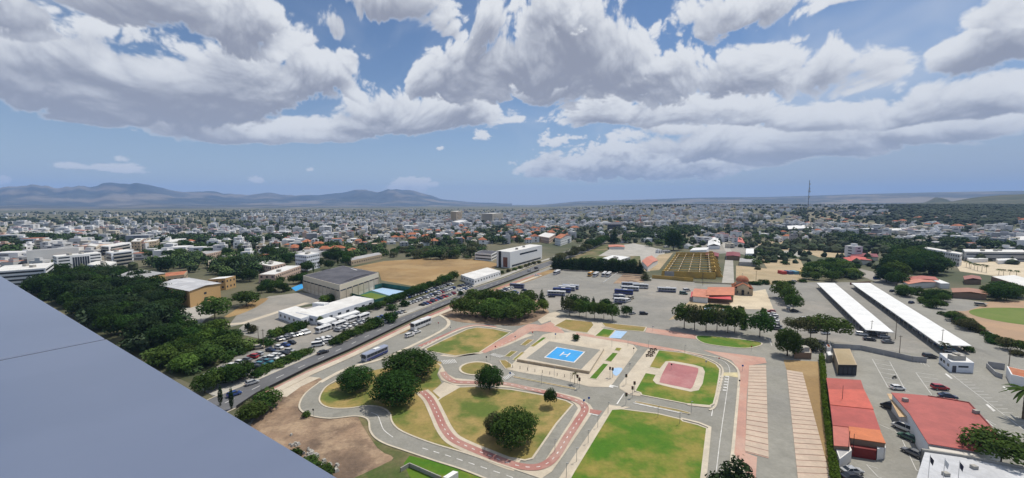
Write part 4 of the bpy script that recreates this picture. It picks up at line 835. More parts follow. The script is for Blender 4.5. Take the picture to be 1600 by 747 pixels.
# right hand foreground
def roofs(name, label, cat, parts, H, wall='cream', drop=None):
    """walls under a set of coloured roof sheets: (outline, colour, height)"""
    allp = [G(x, y, h) for o_, _, h in parts for x, y in o_]; cen = sum(allp, Vector()) / len(allp); cen.z = 0; t = thing(name, label, cat, cen)
    for o_, col, h in parts:
        P = [G(x, y, h) - Vector((cen.x, cen.y, 0)) for x, y in o_]; r = MB().prism(P, h, h + .15).build('roof_sheet', M['sheet'], t); r.color = (*col, 1)
        m_ = sum((Vector((p.x, p.y, 0)) for p in P), Vector()) / len(P); w_ = MB().prism([(m_ + (Vector((p.x, p.y, 0)) - m_) * .97) for p in P], 0, h - .01).build('wall', M['wall'], t); w_.color = (*PAL[wall], 1)
    return t, cen
t, cen = roofs('red_roofed_range', 'long range with patchwork red and orange sheet roofs beside the tall hedge', 'building', [
 ([(1291, 591), (1345, 594.5), (1350, 609.5), (1294, 609.5)], (.36, .075, .055), 3.6), ([(1294, 609), (1350, 609), (1365, 640), (1297, 633)], (.50, .10, .065), 3.75), ([(1297, 632.5), (1364, 639.5), (1376, 674), (1301, 665)], (.38, .075, .06), 3.62),
 ([(1301, 664.5), (1327, 667), (1328, 699), (1303, 697)], (.44, .13, .095), 3.5), ([(1326, 667), (1375, 673), (1384, 693.5), (1328, 685)], (.52, .155, .055), 3.72)], 3.6, 'brown')
o = MB().prism([(G(1329, 694, 2.4) - cen).to_2d(), (G(1370, 700, 2.4) - cen).to_2d(), (G(1369.5, 704, 2.4) - cen).to_2d(), (G(1329, 698, 2.4) - cen).to_2d()], .1, 2.4).build('red_front', M['sheet'], t); o.color = (.17, .02, .02, 1)
for x, y in ((1316, 624), (1326, 700), (1333, 705)):
    p = G(x, y, 3.8); tag(MB().tube(p - Vector((0, 0, .2)), p + Vector((0, 0, 4.0)), .07, .05).build('chimney_pipe', M['black']), {1316: 'thin dark flue pipe at the far end of the red range', 1326: 'leaning dark pole by the front of the red range', 1333: 'straight dark pole by the maroon front of the red range'}[x], 'pipe')
bld('white_store_box', 'small white cold store box against the maroon front', 'shed', (1371, 702), (1370, 697), (1384, 700), 2.6, 'white', 'roof_white', 1, 'none', para=.1)
bld('white_lean_to', 'white and grey lean-to at the near end of the red range', 'shed', (1312, 718), (1305, 699), (1331, 704), 2.6, 'pale', 'roof_grey', 1, 'none', para=.1)
t, cen = roofs('red_roofed_hall', 'broad red sheet roofed hall with a white parapet in the right foreground', 'building', [([(1392, 614), (1440, 618), (1490, 624), (1514, 630), (1545, 664), (1569, 696), (1525, 706), (1450, 694), (1421, 647)], (.36, .085, .07), 5.0)], 5, 'white')
for x, y in ((1414.5, 624.5), (1525, 643)): p = G(x, y, 5.6) - cen; MB().box(p.x, p.y, 5.14, 6, 1.1, .9).build('roof_vent', M['concrete'], t)
P = [G(*q, 5.2) - cen for q in ((1392, 613), (1450, 618.5), (1514, 629), (1545, 663), (1570, 695.5))]
for p, q in zip(P[1:], P[2:]): MB().ribbon([Vector((p.x, p.y, 0)), Vector((q.x, q.y, 0))], .25, 5.1, .25).build('roof_edge', M['sheet'], t).color = (.2, .05, .045, 1)
o = MB().prism([(G(*q, 3.4) - cen).to_2d() for q in ((1386, 615), (1393, 615.5), (1421, 651), (1405, 651.5))], 3.28, 3.4).build('side_awning', M['sheet'], t); o.color = (.52, .36, .20, 1)
o = MB().prism([(G(*q, 4.6) - cen).to_2d() for q in ((1450, 694.6), (1526, 706.4), (1531, 714), (1453, 702))], .1, 4.6).build('parapet', M['wall'], t); o.color = (.62, .58, .52, 1)
t, cen = roofs('white_roofed_hall', 'white flat roofed hall with flagpoles at the bottom right', 'building', [([(1445, 707), (1500, 715), (1600, 735), (1680, 752), (1700, 850), (1400, 850)], (.50, .51, .53), 4.2)], 4.2, 'white')
for q in ((1522, 730), (1478, 741)): p = G(*q, 4.6) - cen; MB().box(p.x, p.y, 4.36, 5, 1, .8).build('roof_vent', M['concrete'], t)
P = [G(*q, 4.4) - cen for q in ((1440, 704), (1500, 712.5), (1600, 732), (1690, 750))]
for p, q in zip(P, P[1:]): MB().ribbon([Vector((p.x, p.y, 0)), Vector((q.x, q.y, 0))], .35, .1, 4.7).build('parapet', M['concrete'], t)
for i, (x, y, col) in enumerate(((1450, 750, (.015, .015, .03)), (1473, 756, (.55, .55, .55)), (1496, 760, (.015, .02, .05)))):
    p = G(x, y, 4.4); f = thing('flagpole', ('leftmost flagpole with a dark limp flag on the white hall', 'middle flagpole with a pale limp flag on the white hall', 'rightmost flagpole with a navy limp flag on the white hall')[i], 'flagpole', p)
    MB().tube((0, 0, -.05), (0, 0, 5.2), .06, .04).build('pole', M['white'], f)
    fl = MB(); g_ = [(.04 + .22 * k, .10 * math.sin(k * 1.7), 5.0 - k * .30) for k in range(5)]
    for k in range(4): (x0, y0, z0), (x1, y1, z1) = g_[k], g_[k + 1]; fl.add([(x0, y0, z0), (x1, y1, z1), (x1 * .7, y1 - .06, z1 - 1.1), (x0 * .7, y0 - .06, z0 - 1.1)], [(0, 1, 2, 3), (3, 2, 1, 0)])
    o = fl.build('flag', M['sheet'], f); o.color = (*col, 1)
t = bld('kiosk_building', 'tan roofed cafe block with a black glazed front', 'building', (1310, 570), (1302, 545), (1339, 570.5), 3.6, 'tan', 'sand', 1, 'none', para=.1)
F = foot((1310, 570), (1302, 545), (1339, 570.5), 3.6); c = sum(F, Vector()) / 4; A, B = F[0] - c, F[1] - c; ax = (B - A).normalized()
win(t, A.lerp(B, .5) + Vector((0, 0, 1.8)), (B - A).length, 3.5, ax, .1, unit('black'), 'black_front')
for k in range(4): win(t, A.lerp(B, .14 + .24 * k) + Vector((0, -.06, 1.5)), (B - A).length * .2, 2.6, ax, .1)
t = bld('gatehouse', 'small white flat roofed gatehouse at the car park entrance', 'gatehouse', (1486, 567), (1468, 553), (1522, 568.5), 3.3, 'bluewhite', 'roof_white', 1, 'none', para=.35, plant=3)
F = foot((1486, 567), (1468, 553), (1522, 568.5), 3.3); c = sum(F, Vector()) / 4; A, B, D = F[0] - c, F[1] - c, F[3] - c; ax = (B - A).normalized(); al = (A - D).normalized()
win(t, A.lerp(B, .16) + Vector((0, 0, 1.15)), 1.2, 2.3, ax, .1, unit('roof_dark'), 'door')
for s_ in (.44, .66): win(t, A.lerp(B, s_) + Vector((0, 0, 2.1)), 1.5, .6, ax)
for s_ in (.2, .45, .8): win(t, D.lerp(A, s_) + Vector((0, 0, 1.9)), 1.6, 1., al)
bld('red_edge_house', 'red roofed white house cut by the right picture edge', 'house', (1580, 586), (1573, 573), (1640, 600), 3.2, 'white', 'tile', 1, 'none', para=.2)
bld('brick_enclosure', 'low brown brick enclosure with white tanks behind the round tree', 'shed', (1241, 553), (1240, 546), (1268, 554), 1.8, 'brown', 'concrete', 1, 'none', para=.6, plant=2)
bld('white_hut', 'small grey hut with a white lid beside the tan roofed cafe', 'shed', (1294, 556), (1291, 550), (1301, 555), 2.6, 'grey', 'roof_metal', 1, 'none', para=.1)
bld('white_hut', 'tiny red topped hut by the umbrella pines', 'shed', (1292, 543), (1290, 538), (1299, 543), 2.2, 'white', 'tile', 1, 'none', para=.1)
def fence(name, label, px, h, m, step=3.0, cat='wall', th=.2):
    P = gp(px); c = P[0]; t = thing(name, label, cat, c)
    for p, q in zip(P, P[1:]):
        n = max(1, int((q - p).length / step))
        for i in range(n): MB().ribbon([p.lerp(q, i / n) - c, p.lerp(q, (i + .98) / n) - c], th, .02, h).build('wall_panel', M[m], t)
    return t
fence('boundary_wall', 'long blue-grey boundary wall of the right hand car park', [(1302, 545), (1345, 547), (1400, 559), (1425, 565), (1448, 567)], 2.0, 'roof_grey')
fence('boundary_wall', 'blue-grey wall between the gatehouse and the red edged house', [(1541, 574), (1555, 588), (1566, 592)], 1.6, 'roof_grey')
fence('boundary_wall', 'blue grey screen wall behind the gate opening at the right edge', [(1543, 574), (1570, 578)], 2.2, 'roof_grey')
fence('court_fence', 'green netting fence round the tennis courts', [(541, 463), (587, 476), (649, 457), (598, 449), (541, 463)], 3.0, 'tarp', 4, 'fence', .06)
sheet('tennis_court', [(545, 463), (587, 475), (620, 466), (578, 454)], .10, 'tarp'); sheet('tennis_court', [(580, 453.5), (621, 465.5), (647, 457.5), (599, 449.5)], .10, 'paleblue')
sheet('tennis_court', [(556, 463), (585, 471), (610, 464), (580, 457)], .12, 'turf'); sheet('blue_court', [(455, 450), (472, 443), (474, 450), (462, 455)], .1, 'blue')
fence('yard_wall', 'low white wall across the bus lot beside the brown plot', [(942, 443), (965, 427)], .9, 'white', 2.5)
fence('perimeter_wall', 'low cream wall behind the parked coaches', [(866, 422), (905, 424), (960, 428), (1004, 432)], .9, 'beige', 6)
fence('perimeter_wall', 'low brick wall behind the carports', [(1328, 445), (1360, 443)], 1.6, 'brick', 4)
fence('perimeter_wall', 'pale wall in front of the yellow warehouse running to the chapel', [(1083, 441), (1150, 445), (1152, 450)], .8, 'beige', 6)
# road side barrier panels along the main road
P = [(x + .5, y + .5) for x, y in MD[1:12]]; fence('road_barrier', 'dark guard barrier along the near side of the main road', P, .85, 'black', 5.2, 'barrier', .12)
# mast, crane, poles
p = G(1262, 334); k = 1000 / p.y; p = Vector((p.x * k, 1000, relief(p.x * k, 1000)))
mast = thing('radio_mast', 'tall lattice radio mast rising above the right hand horizon', 'mast', p)
top = 58 + (318 - 282) / FPX * 1000 - p.z; b = MB()
for s_ in range(3): a = s_ * 2.094; b.tube((1.2 * math.cos(a), 1.2 * math.sin(a), 0), (.4 * math.cos(a), .4 * math.sin(a), top), .2, .14, 4)
for k in range(16):
    z = top * k / 16; r_ = 1.3 - .85 * k / 16
    for s_ in range(3): a, a2 = s_ * 2.094, (s_ + 1) * 2.094; b.tube((r_ * math.cos(a), r_ * math.sin(a), z), (r_ * math.cos(a2), r_ * math.sin(a2), z + top / 16), .08, .08, 4)
b.build('lattice', M['roof_dark'], mast)
for z, w_ in ((.62, 3.4), (.74, 4.2), (.80, 2.6), (.9, 2.0)): MB().box(.9, 0, top * z, top * z + 3.2, w_, 1.8).build('antenna', M['roof_grey'], mast)
p = G(1000, 352); cr = thing('tower_crane', 'orange tower crane beside the unfinished dark building', 'crane', (p.x, p.y, 0)); b = MB()
OR = mat('crane_orange', (.62, .17, .05), grain=0)
for sx in (-.8, .8):
    for sy in (-.8, .8): b.tube((sx, sy, 0), (sx, sy, 26), .22, .22, 4)
for k in range(10): b.tube((-.8, -.8, k * 2.6), (.8, -.8, k * 2.6 + 2.6), .14, .14, 4); b.tube((-.8, .8, k * 2.6 + 2.6), (.8, .8, k * 2.6), .14, .14, 4)
b.build('tower', OR, cr); MB().box(6, 0, 25.5, 26.6, 26, 1.1).build('jib', OR, cr); MB().box(-7, 0, 24.5, 26.4, 2.5, 1.6).build('counterweight', M['concrete'], cr); MB().box(1.3, -1.2, 23.6, 25.4, 1.6, 1.4).build('cab', M['white'], cr)
# ------------------------------------------------------------------ vehicles
WHEEL = {}
def wheel_mesh(r, w):
    if (r, w) not in WHEEL:
        WHEEL[(r, w)] = (MB().tube((0, -w / 2, 0), (0, w / 2, 0), r, r, 12).mesh('tyre', [M['rubber']]), MB().tube((0, -w / 2 - .015, 0), (0, w / 2 + .015, 0), r * .58, r * .58, 8).mesh('rim', [M['steel']]))
    return WHEEL[(r, w)]
def wheel(r, w, parent):
    ty, ri = wheel_mesh(r, w); o = link(bpy.data.objects.new('wheel', ty), parent); link(bpy.data.objects.new('rim', ri), o); return o
def loft(b, secs, mi=0):
    """body along x: (x, half width low, z low, half width belt, z belt)"""
    k = len(b.v); n = 8
    for x, w0, z0, w1, z1 in secs:
        b.v += [(x, -w0 * .9, z0), (x, -w0, z0 + .18), (x, -w1, z1 - .12), (x, -w1 * .88, z1), (x, w1 * .88, z1), (x, w1, z1 - .12), (x, w0, z0 + .18), (x, w0 * .9, z0)]
    for i in range(len(secs) - 1):
        for j in range(n): a = k + i * n; b.f.append((a + j, a + (j + 1) % n, a + n + (j + 1) % n, a + n + j)); b.m.append(mi)
    b.f += [tuple(range(k, k + n)), tuple(range(k + (len(secs) - 1) * n, k + len(secs) * n))[::-1]]; b.m += [mi, mi]
def cabin(b, x0, x1, x2, x3, w0, w1, z0, z1, gl=1, pa=0):
    """glass house: base x0..x3, roof x1..x2"""
    b.add([(x0, -w0, z0), (x3, -w0, z0), (x3, w0, z0), (x0, w0, z0), (x1, -w1, z1), (x2, -w1, z1), (x2, w1, z1), (x1, w1, z1)], [(0, 1, 5, 4), (1, 2, 6, 5), (2, 3, 7, 6), (3, 0, 4, 7)], gl)
    b.add([(x1 - .05, -w1 - .02, z1), (x2 + .05, -w1 - .02, z1), (x2 + .05, w1 + .02, z1), (x1 - .05, w1 + .02, z1), (x1 + .1, -w1 + .12, z1 + .06), (x2 - .1, -w1 + .12, z1 + .06), (x2 - .1, w1 - .12, z1 + .06), (x1 + .1, w1 - .12, z1 + .06)], [(4, 5, 6, 7), (0, 1, 5, 4), (1, 2, 6, 5), (2, 3, 7, 6), (3, 0, 4, 7)], pa)
CARS = {  # profile, cabin, wheel positions
 'hatch': ([(-1.95, .72, .35, .70, .85), (-1.8, .84, .28, .80, .98), (-.5, .86, .26, .83, .98), (.9, .86, .26, .82, .94), (1.7, .82, .28, .76, .80), (1.98, .66, .36, .60, .66)], (-1.82, -1.45, .35, 1.05, .78, .62, .95, 1.44), (-1.2, 1.2), .3),
 'saloon': ([(-2.25, .70, .38, .68, .88), (-2.1, .84, .28, .80, .96), (-.8, .87, .26, .84, .97), (1.0, .87, .26, .83, .94), (1.95, .82, .28, .76, .78), (2.25, .66, .36, .60, .64)], (-1.65, -1.0, .35, 1.15, .78, .60, .94, 1.40), (-1.35, 1.38), .31),
 'suv': ([(-2.2, .78, .45, .76, 1.0), (-2.1, .90, .36, .86, 1.1), (-.6, .92, .34, .88, 1.12), (1.0, .92, .34, .88, 1.08), (1.95, .88, .36, .82, .98), (2.25, .74, .42, .70, .80)], (-2.08, -1.85, .35, 1.15, .84, .70, 1.08, 1.68), (-1.35, 1.38), .36),
 'van': ([(-2.5, .85, .42, .84, 1.1), (-2.4, .94, .34, .92, 1.2), (0, .95, .33, .93, 1.2), (1.6, .95, .33, .92, 1.12), (2.3, .88, .34, .84, .98), (2.55, .72, .4, .68, .75)], (-2.46, -2.40, .95, 1.75, .91, .82, 1.15, 2.0), (-1.55, 1.6), .34),
}
def car_parts(kind):
    secs, cb, wx, wr = CARS[kind]
    b = MB(); loft(b, secs); x0, x1, x2, x3, w0, w1, z0, z1 = cb
    b.add([(x1 - .05, -w1 - .02, z1), (x2 + .05, -w1 - .02, z1), (x2 + .05, w1 + .02, z1), (x1 - .05, w1 + .02, z1), (x1 + .1, -w1 + .12, z1 + .06), (x2 - .1, -w1 + .12, z1 + .06), (x2 - .1, w1 - .12, z1 + .06), (x1 + .1, w1 - .12, z1 + .06)], [(4, 5, 6, 7), (0, 1, 5, 4), (1, 2, 6, 5), (2, 3, 7, 6), (3, 0, 4, 7)])
    for t_ in (x1, (x1 + x2) / 2, x2):                        # pillars
        for s_ in (-1, 1): b.tube((t_ + (x0 - x1) * (1 if t_ == x1 else 0) + (x3 - x2) * (1 if t_ == x2 else 0), s_ * (w0 + .01), z0), (t_, s_ * (w1 + .01), z1), .045, .04, 4)
    body = b.mesh('body', [M['paint']])
    g = MB(); w_ = g.add([(x0, -w0, z0), (x3, -w0, z0), (x3, w0, z0), (x0, w0, z0), (x1, -w1, z1), (x2, -w1, z1), (x2, w1, z1), (x1, w1, z1)], [(0, 1, 5, 4), (2, 3, 7, 6)]).mesh('side_window', [M['glass']])
    ws = MB().add([(x3, -w0, z0), (x3, w0, z0), (x2, w1, z1), (x2, -w1, z1)], [(0, 1, 2, 3)]).mesh('windscreen', [M['glass']])
    rs = MB().add([(x0, -w0, z0), (x0, w0, z0), (x1, w1, z1), (x1, -w1, z1)], [(3, 2, 1, 0)]).mesh('rear_window', [M['glass']])
    xf, xr = secs[-1][0], secs[0][0]; zf = secs[-1][4] - .05
    hl = MB().box(0, 0, -.07, .07, .14, .3).mesh('headlight', [M['lamp']]); tl = MB().box(0, 0, -.1, .1, .08, .26).mesh('tail_light', [M['redlens']])
    return dict(body=body, glass=[(w_, 'side_window'), (ws, 'windscreen'), (rs, 'rear_window')], hl=hl, tl=tl, wx=wx, wr=wr, xf=xf - .05, xr=xr - .0, zf=zf, wid=secs[2][1])
CP_ = {k: car_parts(k) for k in CARS}
LOW = {}
def low_car(kind):
    if kind not in LOW:
        secs, cb, wx, wr = CARS[kind]; b = MB(); loft(b, secs); cabin(b, *cb)
        for x in wx:
            for s_ in (-1, 1): b.tube((x, s_ * (secs[2][1] - .18), wr), (x, s_ * (secs[2][1] + .02), wr), wr, wr, 8, 2)
        LOW[kind] = b.mesh('car_' + kind, [M['paint'], M['glass'], M['rubber']])
    return LOW[kind]
PAINT = dict(white=(.72, .72, .71), silver=(.42, .43, .44), grey=(.16, .165, .17), black=(.018, .018, .02), blue=(.03, .07, .24), red=(.36, .02, .025), navy=(.015, .025, .07), beige=(.42, .37, .28), green=(.05, .12, .09), teal=(.05, .2, .25))
def car(p, rz, col, kind='hatch', label=None, group=None, detail=False, name=None):
    nm = name or {'van': 'parked_van'}.get(kind, 'parked_car')
    if not detail:
        o = bpy.data.objects.new(nm, low_car(kind)); o.color = (*PAINT[col], 1); o.location = p; o.rotation_euler = (0, 0, rz); COL.objects.link(o)
        return tag(o, label, 'van' if kind == 'van' else 'car', group)
    t = thing(nm, label, 'van' if kind == 'van' else 'car', p, rz, group); q = CP_[kind]
    o = link(bpy.data.objects.new('body', q['body']), t); o.color = (*PAINT[col], 1)
    for me, n in q['glass']: link(bpy.data.objects.new(n, me), t)
    for x in q['wx']:
        for s_ in (-1, 1): w = wheel(q['wr'], .2, t); w.location = (x, s_ * (q['wid'] - .08), q['wr'])
    for s_ in (-1, 1):
        h = link(bpy.data.objects.new('headlight', q['hl']), t); h.location = (q['xf'], s_ * .55, q['zf'])
        h = link(bpy.data.objects.new('tail_light', q['tl']), t); h.location = (q['xr'], s_ * .6, q['zf'] + .1)
    return t
def head(a, b): a, b = G(*a), G(*b); d = b - a; return math.atan2(d.y, d.x)
MIX = ['white'] * 7 + ['silver'] * 5 + ['grey'] * 4 + ['black'] * 4 + ['blue'] * 2 + ['red', 'navy', 'beige', 'teal']
def row(a, b, where, group, n=None, skip=.06, mixc=MIX, across=True, kinds=('hatch', 'saloon', 'hatch', 'suv'), z=.06, step=2.75, labelled=True):
    A, B = G(*a, z), G(*b, z); L_ = (B - A).length; n = n or int(L_ / step); d = (B - A).normalized(); base = math.atan2(d.y, d.x) + (math.pi / 2 if across else 0); by = {}
    for i in range(n):
        if rnd.random() < skip: continue
        c = rnd.choice(mixc); p = A.lerp(B, (i + .5) / n) + Vector((rnd.uniform(-.15, .15), rnd.uniform(-.15, .15), 0)) + Vector((-d.y, d.x, 0)) * rnd.uniform(-.3, .3)
        k = rnd.choice(kinds); o = car(p, base + (math.pi if rnd.random() < .5 else 0) + rnd.uniform(-.04, .04), c, k); by.setdefault(c, []).append(o)
    for c, l in by.items():
        if len(l) == 1: l[0]['label'] = f'the one {c} car in {where}'; l[0]['group'] = group
        else: rank(l, '{n} %s car from the left in %s' % (c, where), group)
g_ = 'cars parked in the roadside car park'
row((583, 482), (706, 444), 'the row behind the tennis courts', g_)
row((630, 478), (712, 449.5), 'the middle row of the roadside car park', g_)
row((648, 471), (705, 450.5), 'the inner back row of the roadside car park', g_)
row((657, 478.5), (712, 458), 'the front row nearest the main road', g_, mixc=MIX + ['red'] * 4)
row((716, 456), (737, 448), 'the car park far end', g_)
row((716, 448), (734, 444), 'the corner by the roadside office', g_, mixc=['black', 'grey', 'navy'])
row((588, 500), (634, 487), 'the near bay beside the round shrubs', g_, n=7)
row((596, 505), (612, 500), 'the white pair by the trimmed bush', g_, n=3, skip=0, mixc=['white', 'silver'])
g_ = 'cars parked in front of the white office'
row((432, 533), (482, 520), 'the bay by the office hedge', g_, mixc=['white', 'white', 'white', 'black', 'grey'], n=9)
row((498, 535), (516, 529), 'the lower office forecourt', g_, n=5, mixc=['black', 'white', 'silver'], skip=0)
row((523, 519), (572, 502), 'the forecourt lane beside the minibuses', g_, mixc=['white', 'white', 'silver', 'blue'])
g_ = 'cars parked in the lower left car park'
row((322, 592), (410, 553), 'the lower car park upper row', g_)
row((336, 600), (440, 552), 'the lower car park middle row', g_)
row((352, 600), (456, 548), 'the lower car park bottom row', g_, mixc=MIX + ['black'] * 4)
row((418, 551), (462, 535), 'the loose row behind the office gate', g_, skip=.25)
for x, y, r_, c, k, lab in ((497, 541, .5, 'white', 'van', 'white van at the gravel edge beside the main road'), (512, 536, .6, 'white', 'suv', 'white pickup next to the white van by the main road'), (404, 545, .4, 'beige', 'suv', 'beige car among bushes in the lower left car park')):
    car(G(x, y, .06), r_, c, k, lab, 'single cars by the main road')
g_ = 'cars parked in the bus lot'
row((768, 461), (801, 450), 'the left row beyond the grove', g_, mixc=['white', 'silver', 'red', 'white', 'navy'])
row((800, 460), (824, 453), 'the blue row beside the dark coach', g_, mixc=['navy', 'blue', 'white'])
for x, y, r_, c, k, lab in ((839, 431.5, .2, 'white', 'saloon', 'white car alone at the far left of the bus lot'), (862, 464.5, .05, 'black', 'saloon', 'black car parked below the left coaches'), (1005.6, 491.5, -.1, 'black', 'suv', 'black car alone in the open part of the bus lot'), (966, 475.5, -.1, 'black', 'saloon', 'black car in front of the short minibuses'),
    (981, 471.5, .8, 'white', 'van', 'white pickup behind the minibus row'), (986, 467.5, .8, 'beige', 'van', 'beige van behind the minibus row'), (988, 491, .5, 'silver', 'hatch', 'silver car half hidden behind the last tree of the row'), (1068, 460, -.5, 'green', 'van', 'dark green truck beside the orange roofed hall'), (1073, 455, .2, 'white', 'van', 'white truck beside the orange roofed hall')):
    car(G(x, y, .06), r_, c, k, lab, g_)
g_ = 'cars in the lot around the carports'
row((1205, 486), (1216, 518), 'the bay beside the short hedge', g_, n=7, skip=0, mixc=['white', 'silver', 'grey', 'blue', 'red'])
CARP = []
for (P_, cen), nm in zip(CP, ('left', 'right')):
    a_, b2 = P_[0].lerp(P_[1], .40) + Vector((cen.x, cen.y, 0)), P_[3].lerp(P_[2], .40) + Vector((cen.x, cen.y, 0)); d = (b2 - a_).normalized(); n = int((b2 - a_).length / 2.9); l = []
    for i in range(n):
        if rnd.random() < .12: continue
        l.append(car(a_.lerp(b2, (i + .5) / n) + Vector((0, 0, .06)), math.atan2(d.y, d.x) + math.pi / 2, rnd.choice(MIX), rnd.choice(('hatch', 'saloon', 'suv'))))
    rank(l, '{n} car along the shaded near edge of the %s carport' % nm, 'cars under the %s carport' % nm)
for x, y, r_, c, k, lab in ((1241, 487, .1, 'black', 'saloon', 'black car beside the trees left of the carports'), (1232, 482, .9, 'white', 'hatch', 'white car tucked under the trees left of the carports'), (1258, 501, .1, 'white', 'van', 'white van behind the umbrella pines'), (1286, 501, .2, 'white', 'saloon', 'white car right of the van behind the umbrella pines'),
    (1270, 520, .1, 'grey', 'hatch', 'dark car seen between the pine trunks'), (1290, 522, .1, 'white', 'hatch', 'white car seen under the large umbrella pine'), (1241, 440.5, .1, 'silver', 'hatch', 'silver car at the far left corner of the carport lot'), (1370, 436.5, .1, 'blue', 'van', 'blue van in the street beyond the carports'), (1394, 456, .4, 'navy', 'hatch', 'dark blue car on the side road by the hedge'), (1424, 474, .4, 'navy', 'hatch', 'navy car on the verge of the side road'),
    (1532, 478, -.6, 'beige', 'van', 'dusty open truck on the gravel lot beside the clay track')):
    car(G(x, y, .08), r_, c, k, lab, 'single cars in the middle right')
for x, y, r_, c, k, lab in ((1346, 524, -.5, 'white', 'suv', 'white car beside the near end of the left carport'), (1358.5, 532, -.4, 'black', 'saloon', 'black saloon by the road below the left carport'), (1381, 528, -.1, 'silver', 'suv', 'silver car at the right corner of the left carport'), (1387, 536, -.1, 'grey', 'saloon', 'dark grey car by the road at the carport corner'), (1377, 520, .1, 'white', 'van', 'white van backed under the left carport end'),
    (1452.7, 559, -.2, 'black', 'suv', 'black car waiting left of the gatehouse'), (1402.5, 608.5, -.12, 'white', 'hatch', 'white hatchback parked behind the red roofed hall'), (1468.5, 608.5, -.2, 'red', 'suv', 'red car parked alone in the marked car park'), (1481, 621.5, -.35, 'navy', 'saloon', 'dark car behind the rear edge of the red roof'), (1412.5, 672, 1.9, 'white', 'van', 'white van half under the tan awning'),
    (1427, 711, 1.9, 'grey', 'saloon', 'grey-beige car nosed against the white parapet'), (1331, 739, .05, 'silver', 'saloon', 'silver car at the foot of the red range'), (1331, 749, .05, 'black', 'saloon', 'black car cut by the bottom edge beside the silver one'), (1393, 640, 1.9, 'black', 'van', 'black van in the shade of the tan awning'), (1418, 686, 1.9, 'green', 'hatch', 'green car in the shade below the white van'),
    (505, 552, .93, 'black', 'saloon', 'black car driving on the dark main road'), (366, 618, .93, 'blue', 'hatch', 'blue car at the lower end of the main road'), (394, 600, .93, 'silver', 'hatch', 'silver car by the lower left end of the main road'), (640, 526, .95, 'white', 'suv', 'white and dark patrol car behind the white coach'), (651, 520.5, .95, 'white', 'saloon', 'second white car just behind the white coach'), (827, 424, .9, 'silver', 'hatch', 'silver car far up the main road'), (838, 420, .9, 'black', 'suv', 'black car far up the main road')):
    car(G(x, y, .1), r_, c, k, lab, None, True)
p = G(1397.5, 591.5, .09); mc = thing('motorcycle', 'dark motorcycle standing in the marked car park', 'motorcycle', p, .2)
for x in (-.68, .68): w = wheel(.31, .13, mc); w.location = (x, 0, .31)
MB().tube((-.5, 0, .5), (.45, 0, .62), .16, .12).box(.1, 0, .35, .75, .5, .34).build('frame', M['black'], mc); MB().box(-.3, 0, .74, .84, .75, .28).build('seat', M['rubber'], mc); MB().tube((.62, 0, .35), (.45, 0, 1.0), .04).tube((.45, -.36, 1.02), (.45, .36, 1.02), .03).build('handlebar', M['steel'], mc); MB().box(.22, 0, .74, .95, .42, .26, 0, 0, .7).build('fuel_tank', M['black'], mc)
# buses
def bus(a, b, label, group, body=(.72, .72, .72), band=(.03, .05, .16), L=11.5, Hh=3.1, roofcol=None, detail=True):
    """a = ground point of the front end, b = of the rear end (photo)"""
    A, B = G(*a, .06), G(*b, .06); d = (A - B).normalized(); c = (A + B) / 2; W = 2.5
    t = thing('coach' if L > 9 else 'minibus', label, 'bus' if L > 9 else 'minibus', (c.x, c.y, .06), math.atan2(d.y, d.x), group); x = L / 2
    k = MB(); sec = [(-W / 2, .35), (-W / 2, Hh - .35), (-W / 2 + .28, Hh), (W / 2 - .28, Hh), (W / 2, Hh - .35), (W / 2, .35)]
    for xx, s_ in ((-x, .96), (-x + .25, 1), (x - .35, 1), (x, .93)): k.v += [(xx, y * s_, .35 + (z - .35) * (s_ if s_ < .95 else 1)) for y, z in sec]
    for i in range(3):
        for j in range(6): q = i * 6; k.f.append((q + j, q + (j + 1) % 6, q + 6 + (j + 1) % 6, q + 6 + j)); k.m.append(0)
    k.f += [(0, 1, 2, 3, 4, 5)[::-1], (18, 19, 20, 21, 22, 23)]; k.m += [0, 0]
    k.f = [f[::-1] for f in k.f]
    o = k.build('body', M['paint'], t); o.color = (*body, 1)
    for s_ in (-1, 1):
        n = max(3, int(L / 1.9)); y = s_ * (W / 2 + .015)
        for i in range(n): MB().box(-x + .5 + (L - 1.1) * (i + .5) / n, y, Hh * .50, Hh * .83, (L - 1.1) / n * .93, .04).build('side_window', M['glass'], t)
        o = MB().box(-.1, y, .45, Hh * .40, L - .9, .03).build('side_panel', M['paint'], t); o.color = (*band, 1)
        for xx in ((-x * .55, x * .58) if L < 12 else (-x * .62, -x * .42, x * .60)): w = wheel(.48, .28, t); w.location = (xx, s_ * (W / 2 - .1), .44)
        MB().box(x - .02, s_ * .85, .72, .92, .08, .36).build('headlight', M['lamp'], t); MB().box(x + .1, s_ * (W / 2 + .12), Hh * .62, Hh * .8, .12, .22).build('wing_mirror', M['black'], t)
    MB().box(x - .02, 0, Hh * .45, Hh * .90, .09, W * .86).build('windscreen', M['glass'], t); MB().box(-x + .02, 0, Hh * .52, Hh * .82, .08, W * .7).build('rear_window', M['glass'], t)
    MB().box(-.8, 0, Hh - .01, Hh + .22, 2.6, 1.5).build('roof_unit', M['roof_metal'], t)
    return t
g_ = 'coaches standing in the bus lot'; NV = (.02, .03, .12); BL = (.03, .05, .20); WH = (.70, .70, .70)
bus((642, 517.5), (673, 504.8), 'large white coach on the slip road beside the grove', 'coaches on the slip road', WH, WH, 12.6, 3.6)
bus((570.5, 565), (601, 551.5), 'white and blue coach lower down the slip road', 'coaches on the slip road', (.30, .33, .42), BL, 11.5, 3.1)
bus((864.7, 430.5), (875.4, 426), 'white coach alone at the far end of the bus lot', g_, WH, NV, 11)
bus((917, 434.5), (928, 427.5), 'yellow bus in the far row by the conifers', g_, (.55, .29, .04), (.5, .25, .03), 10)
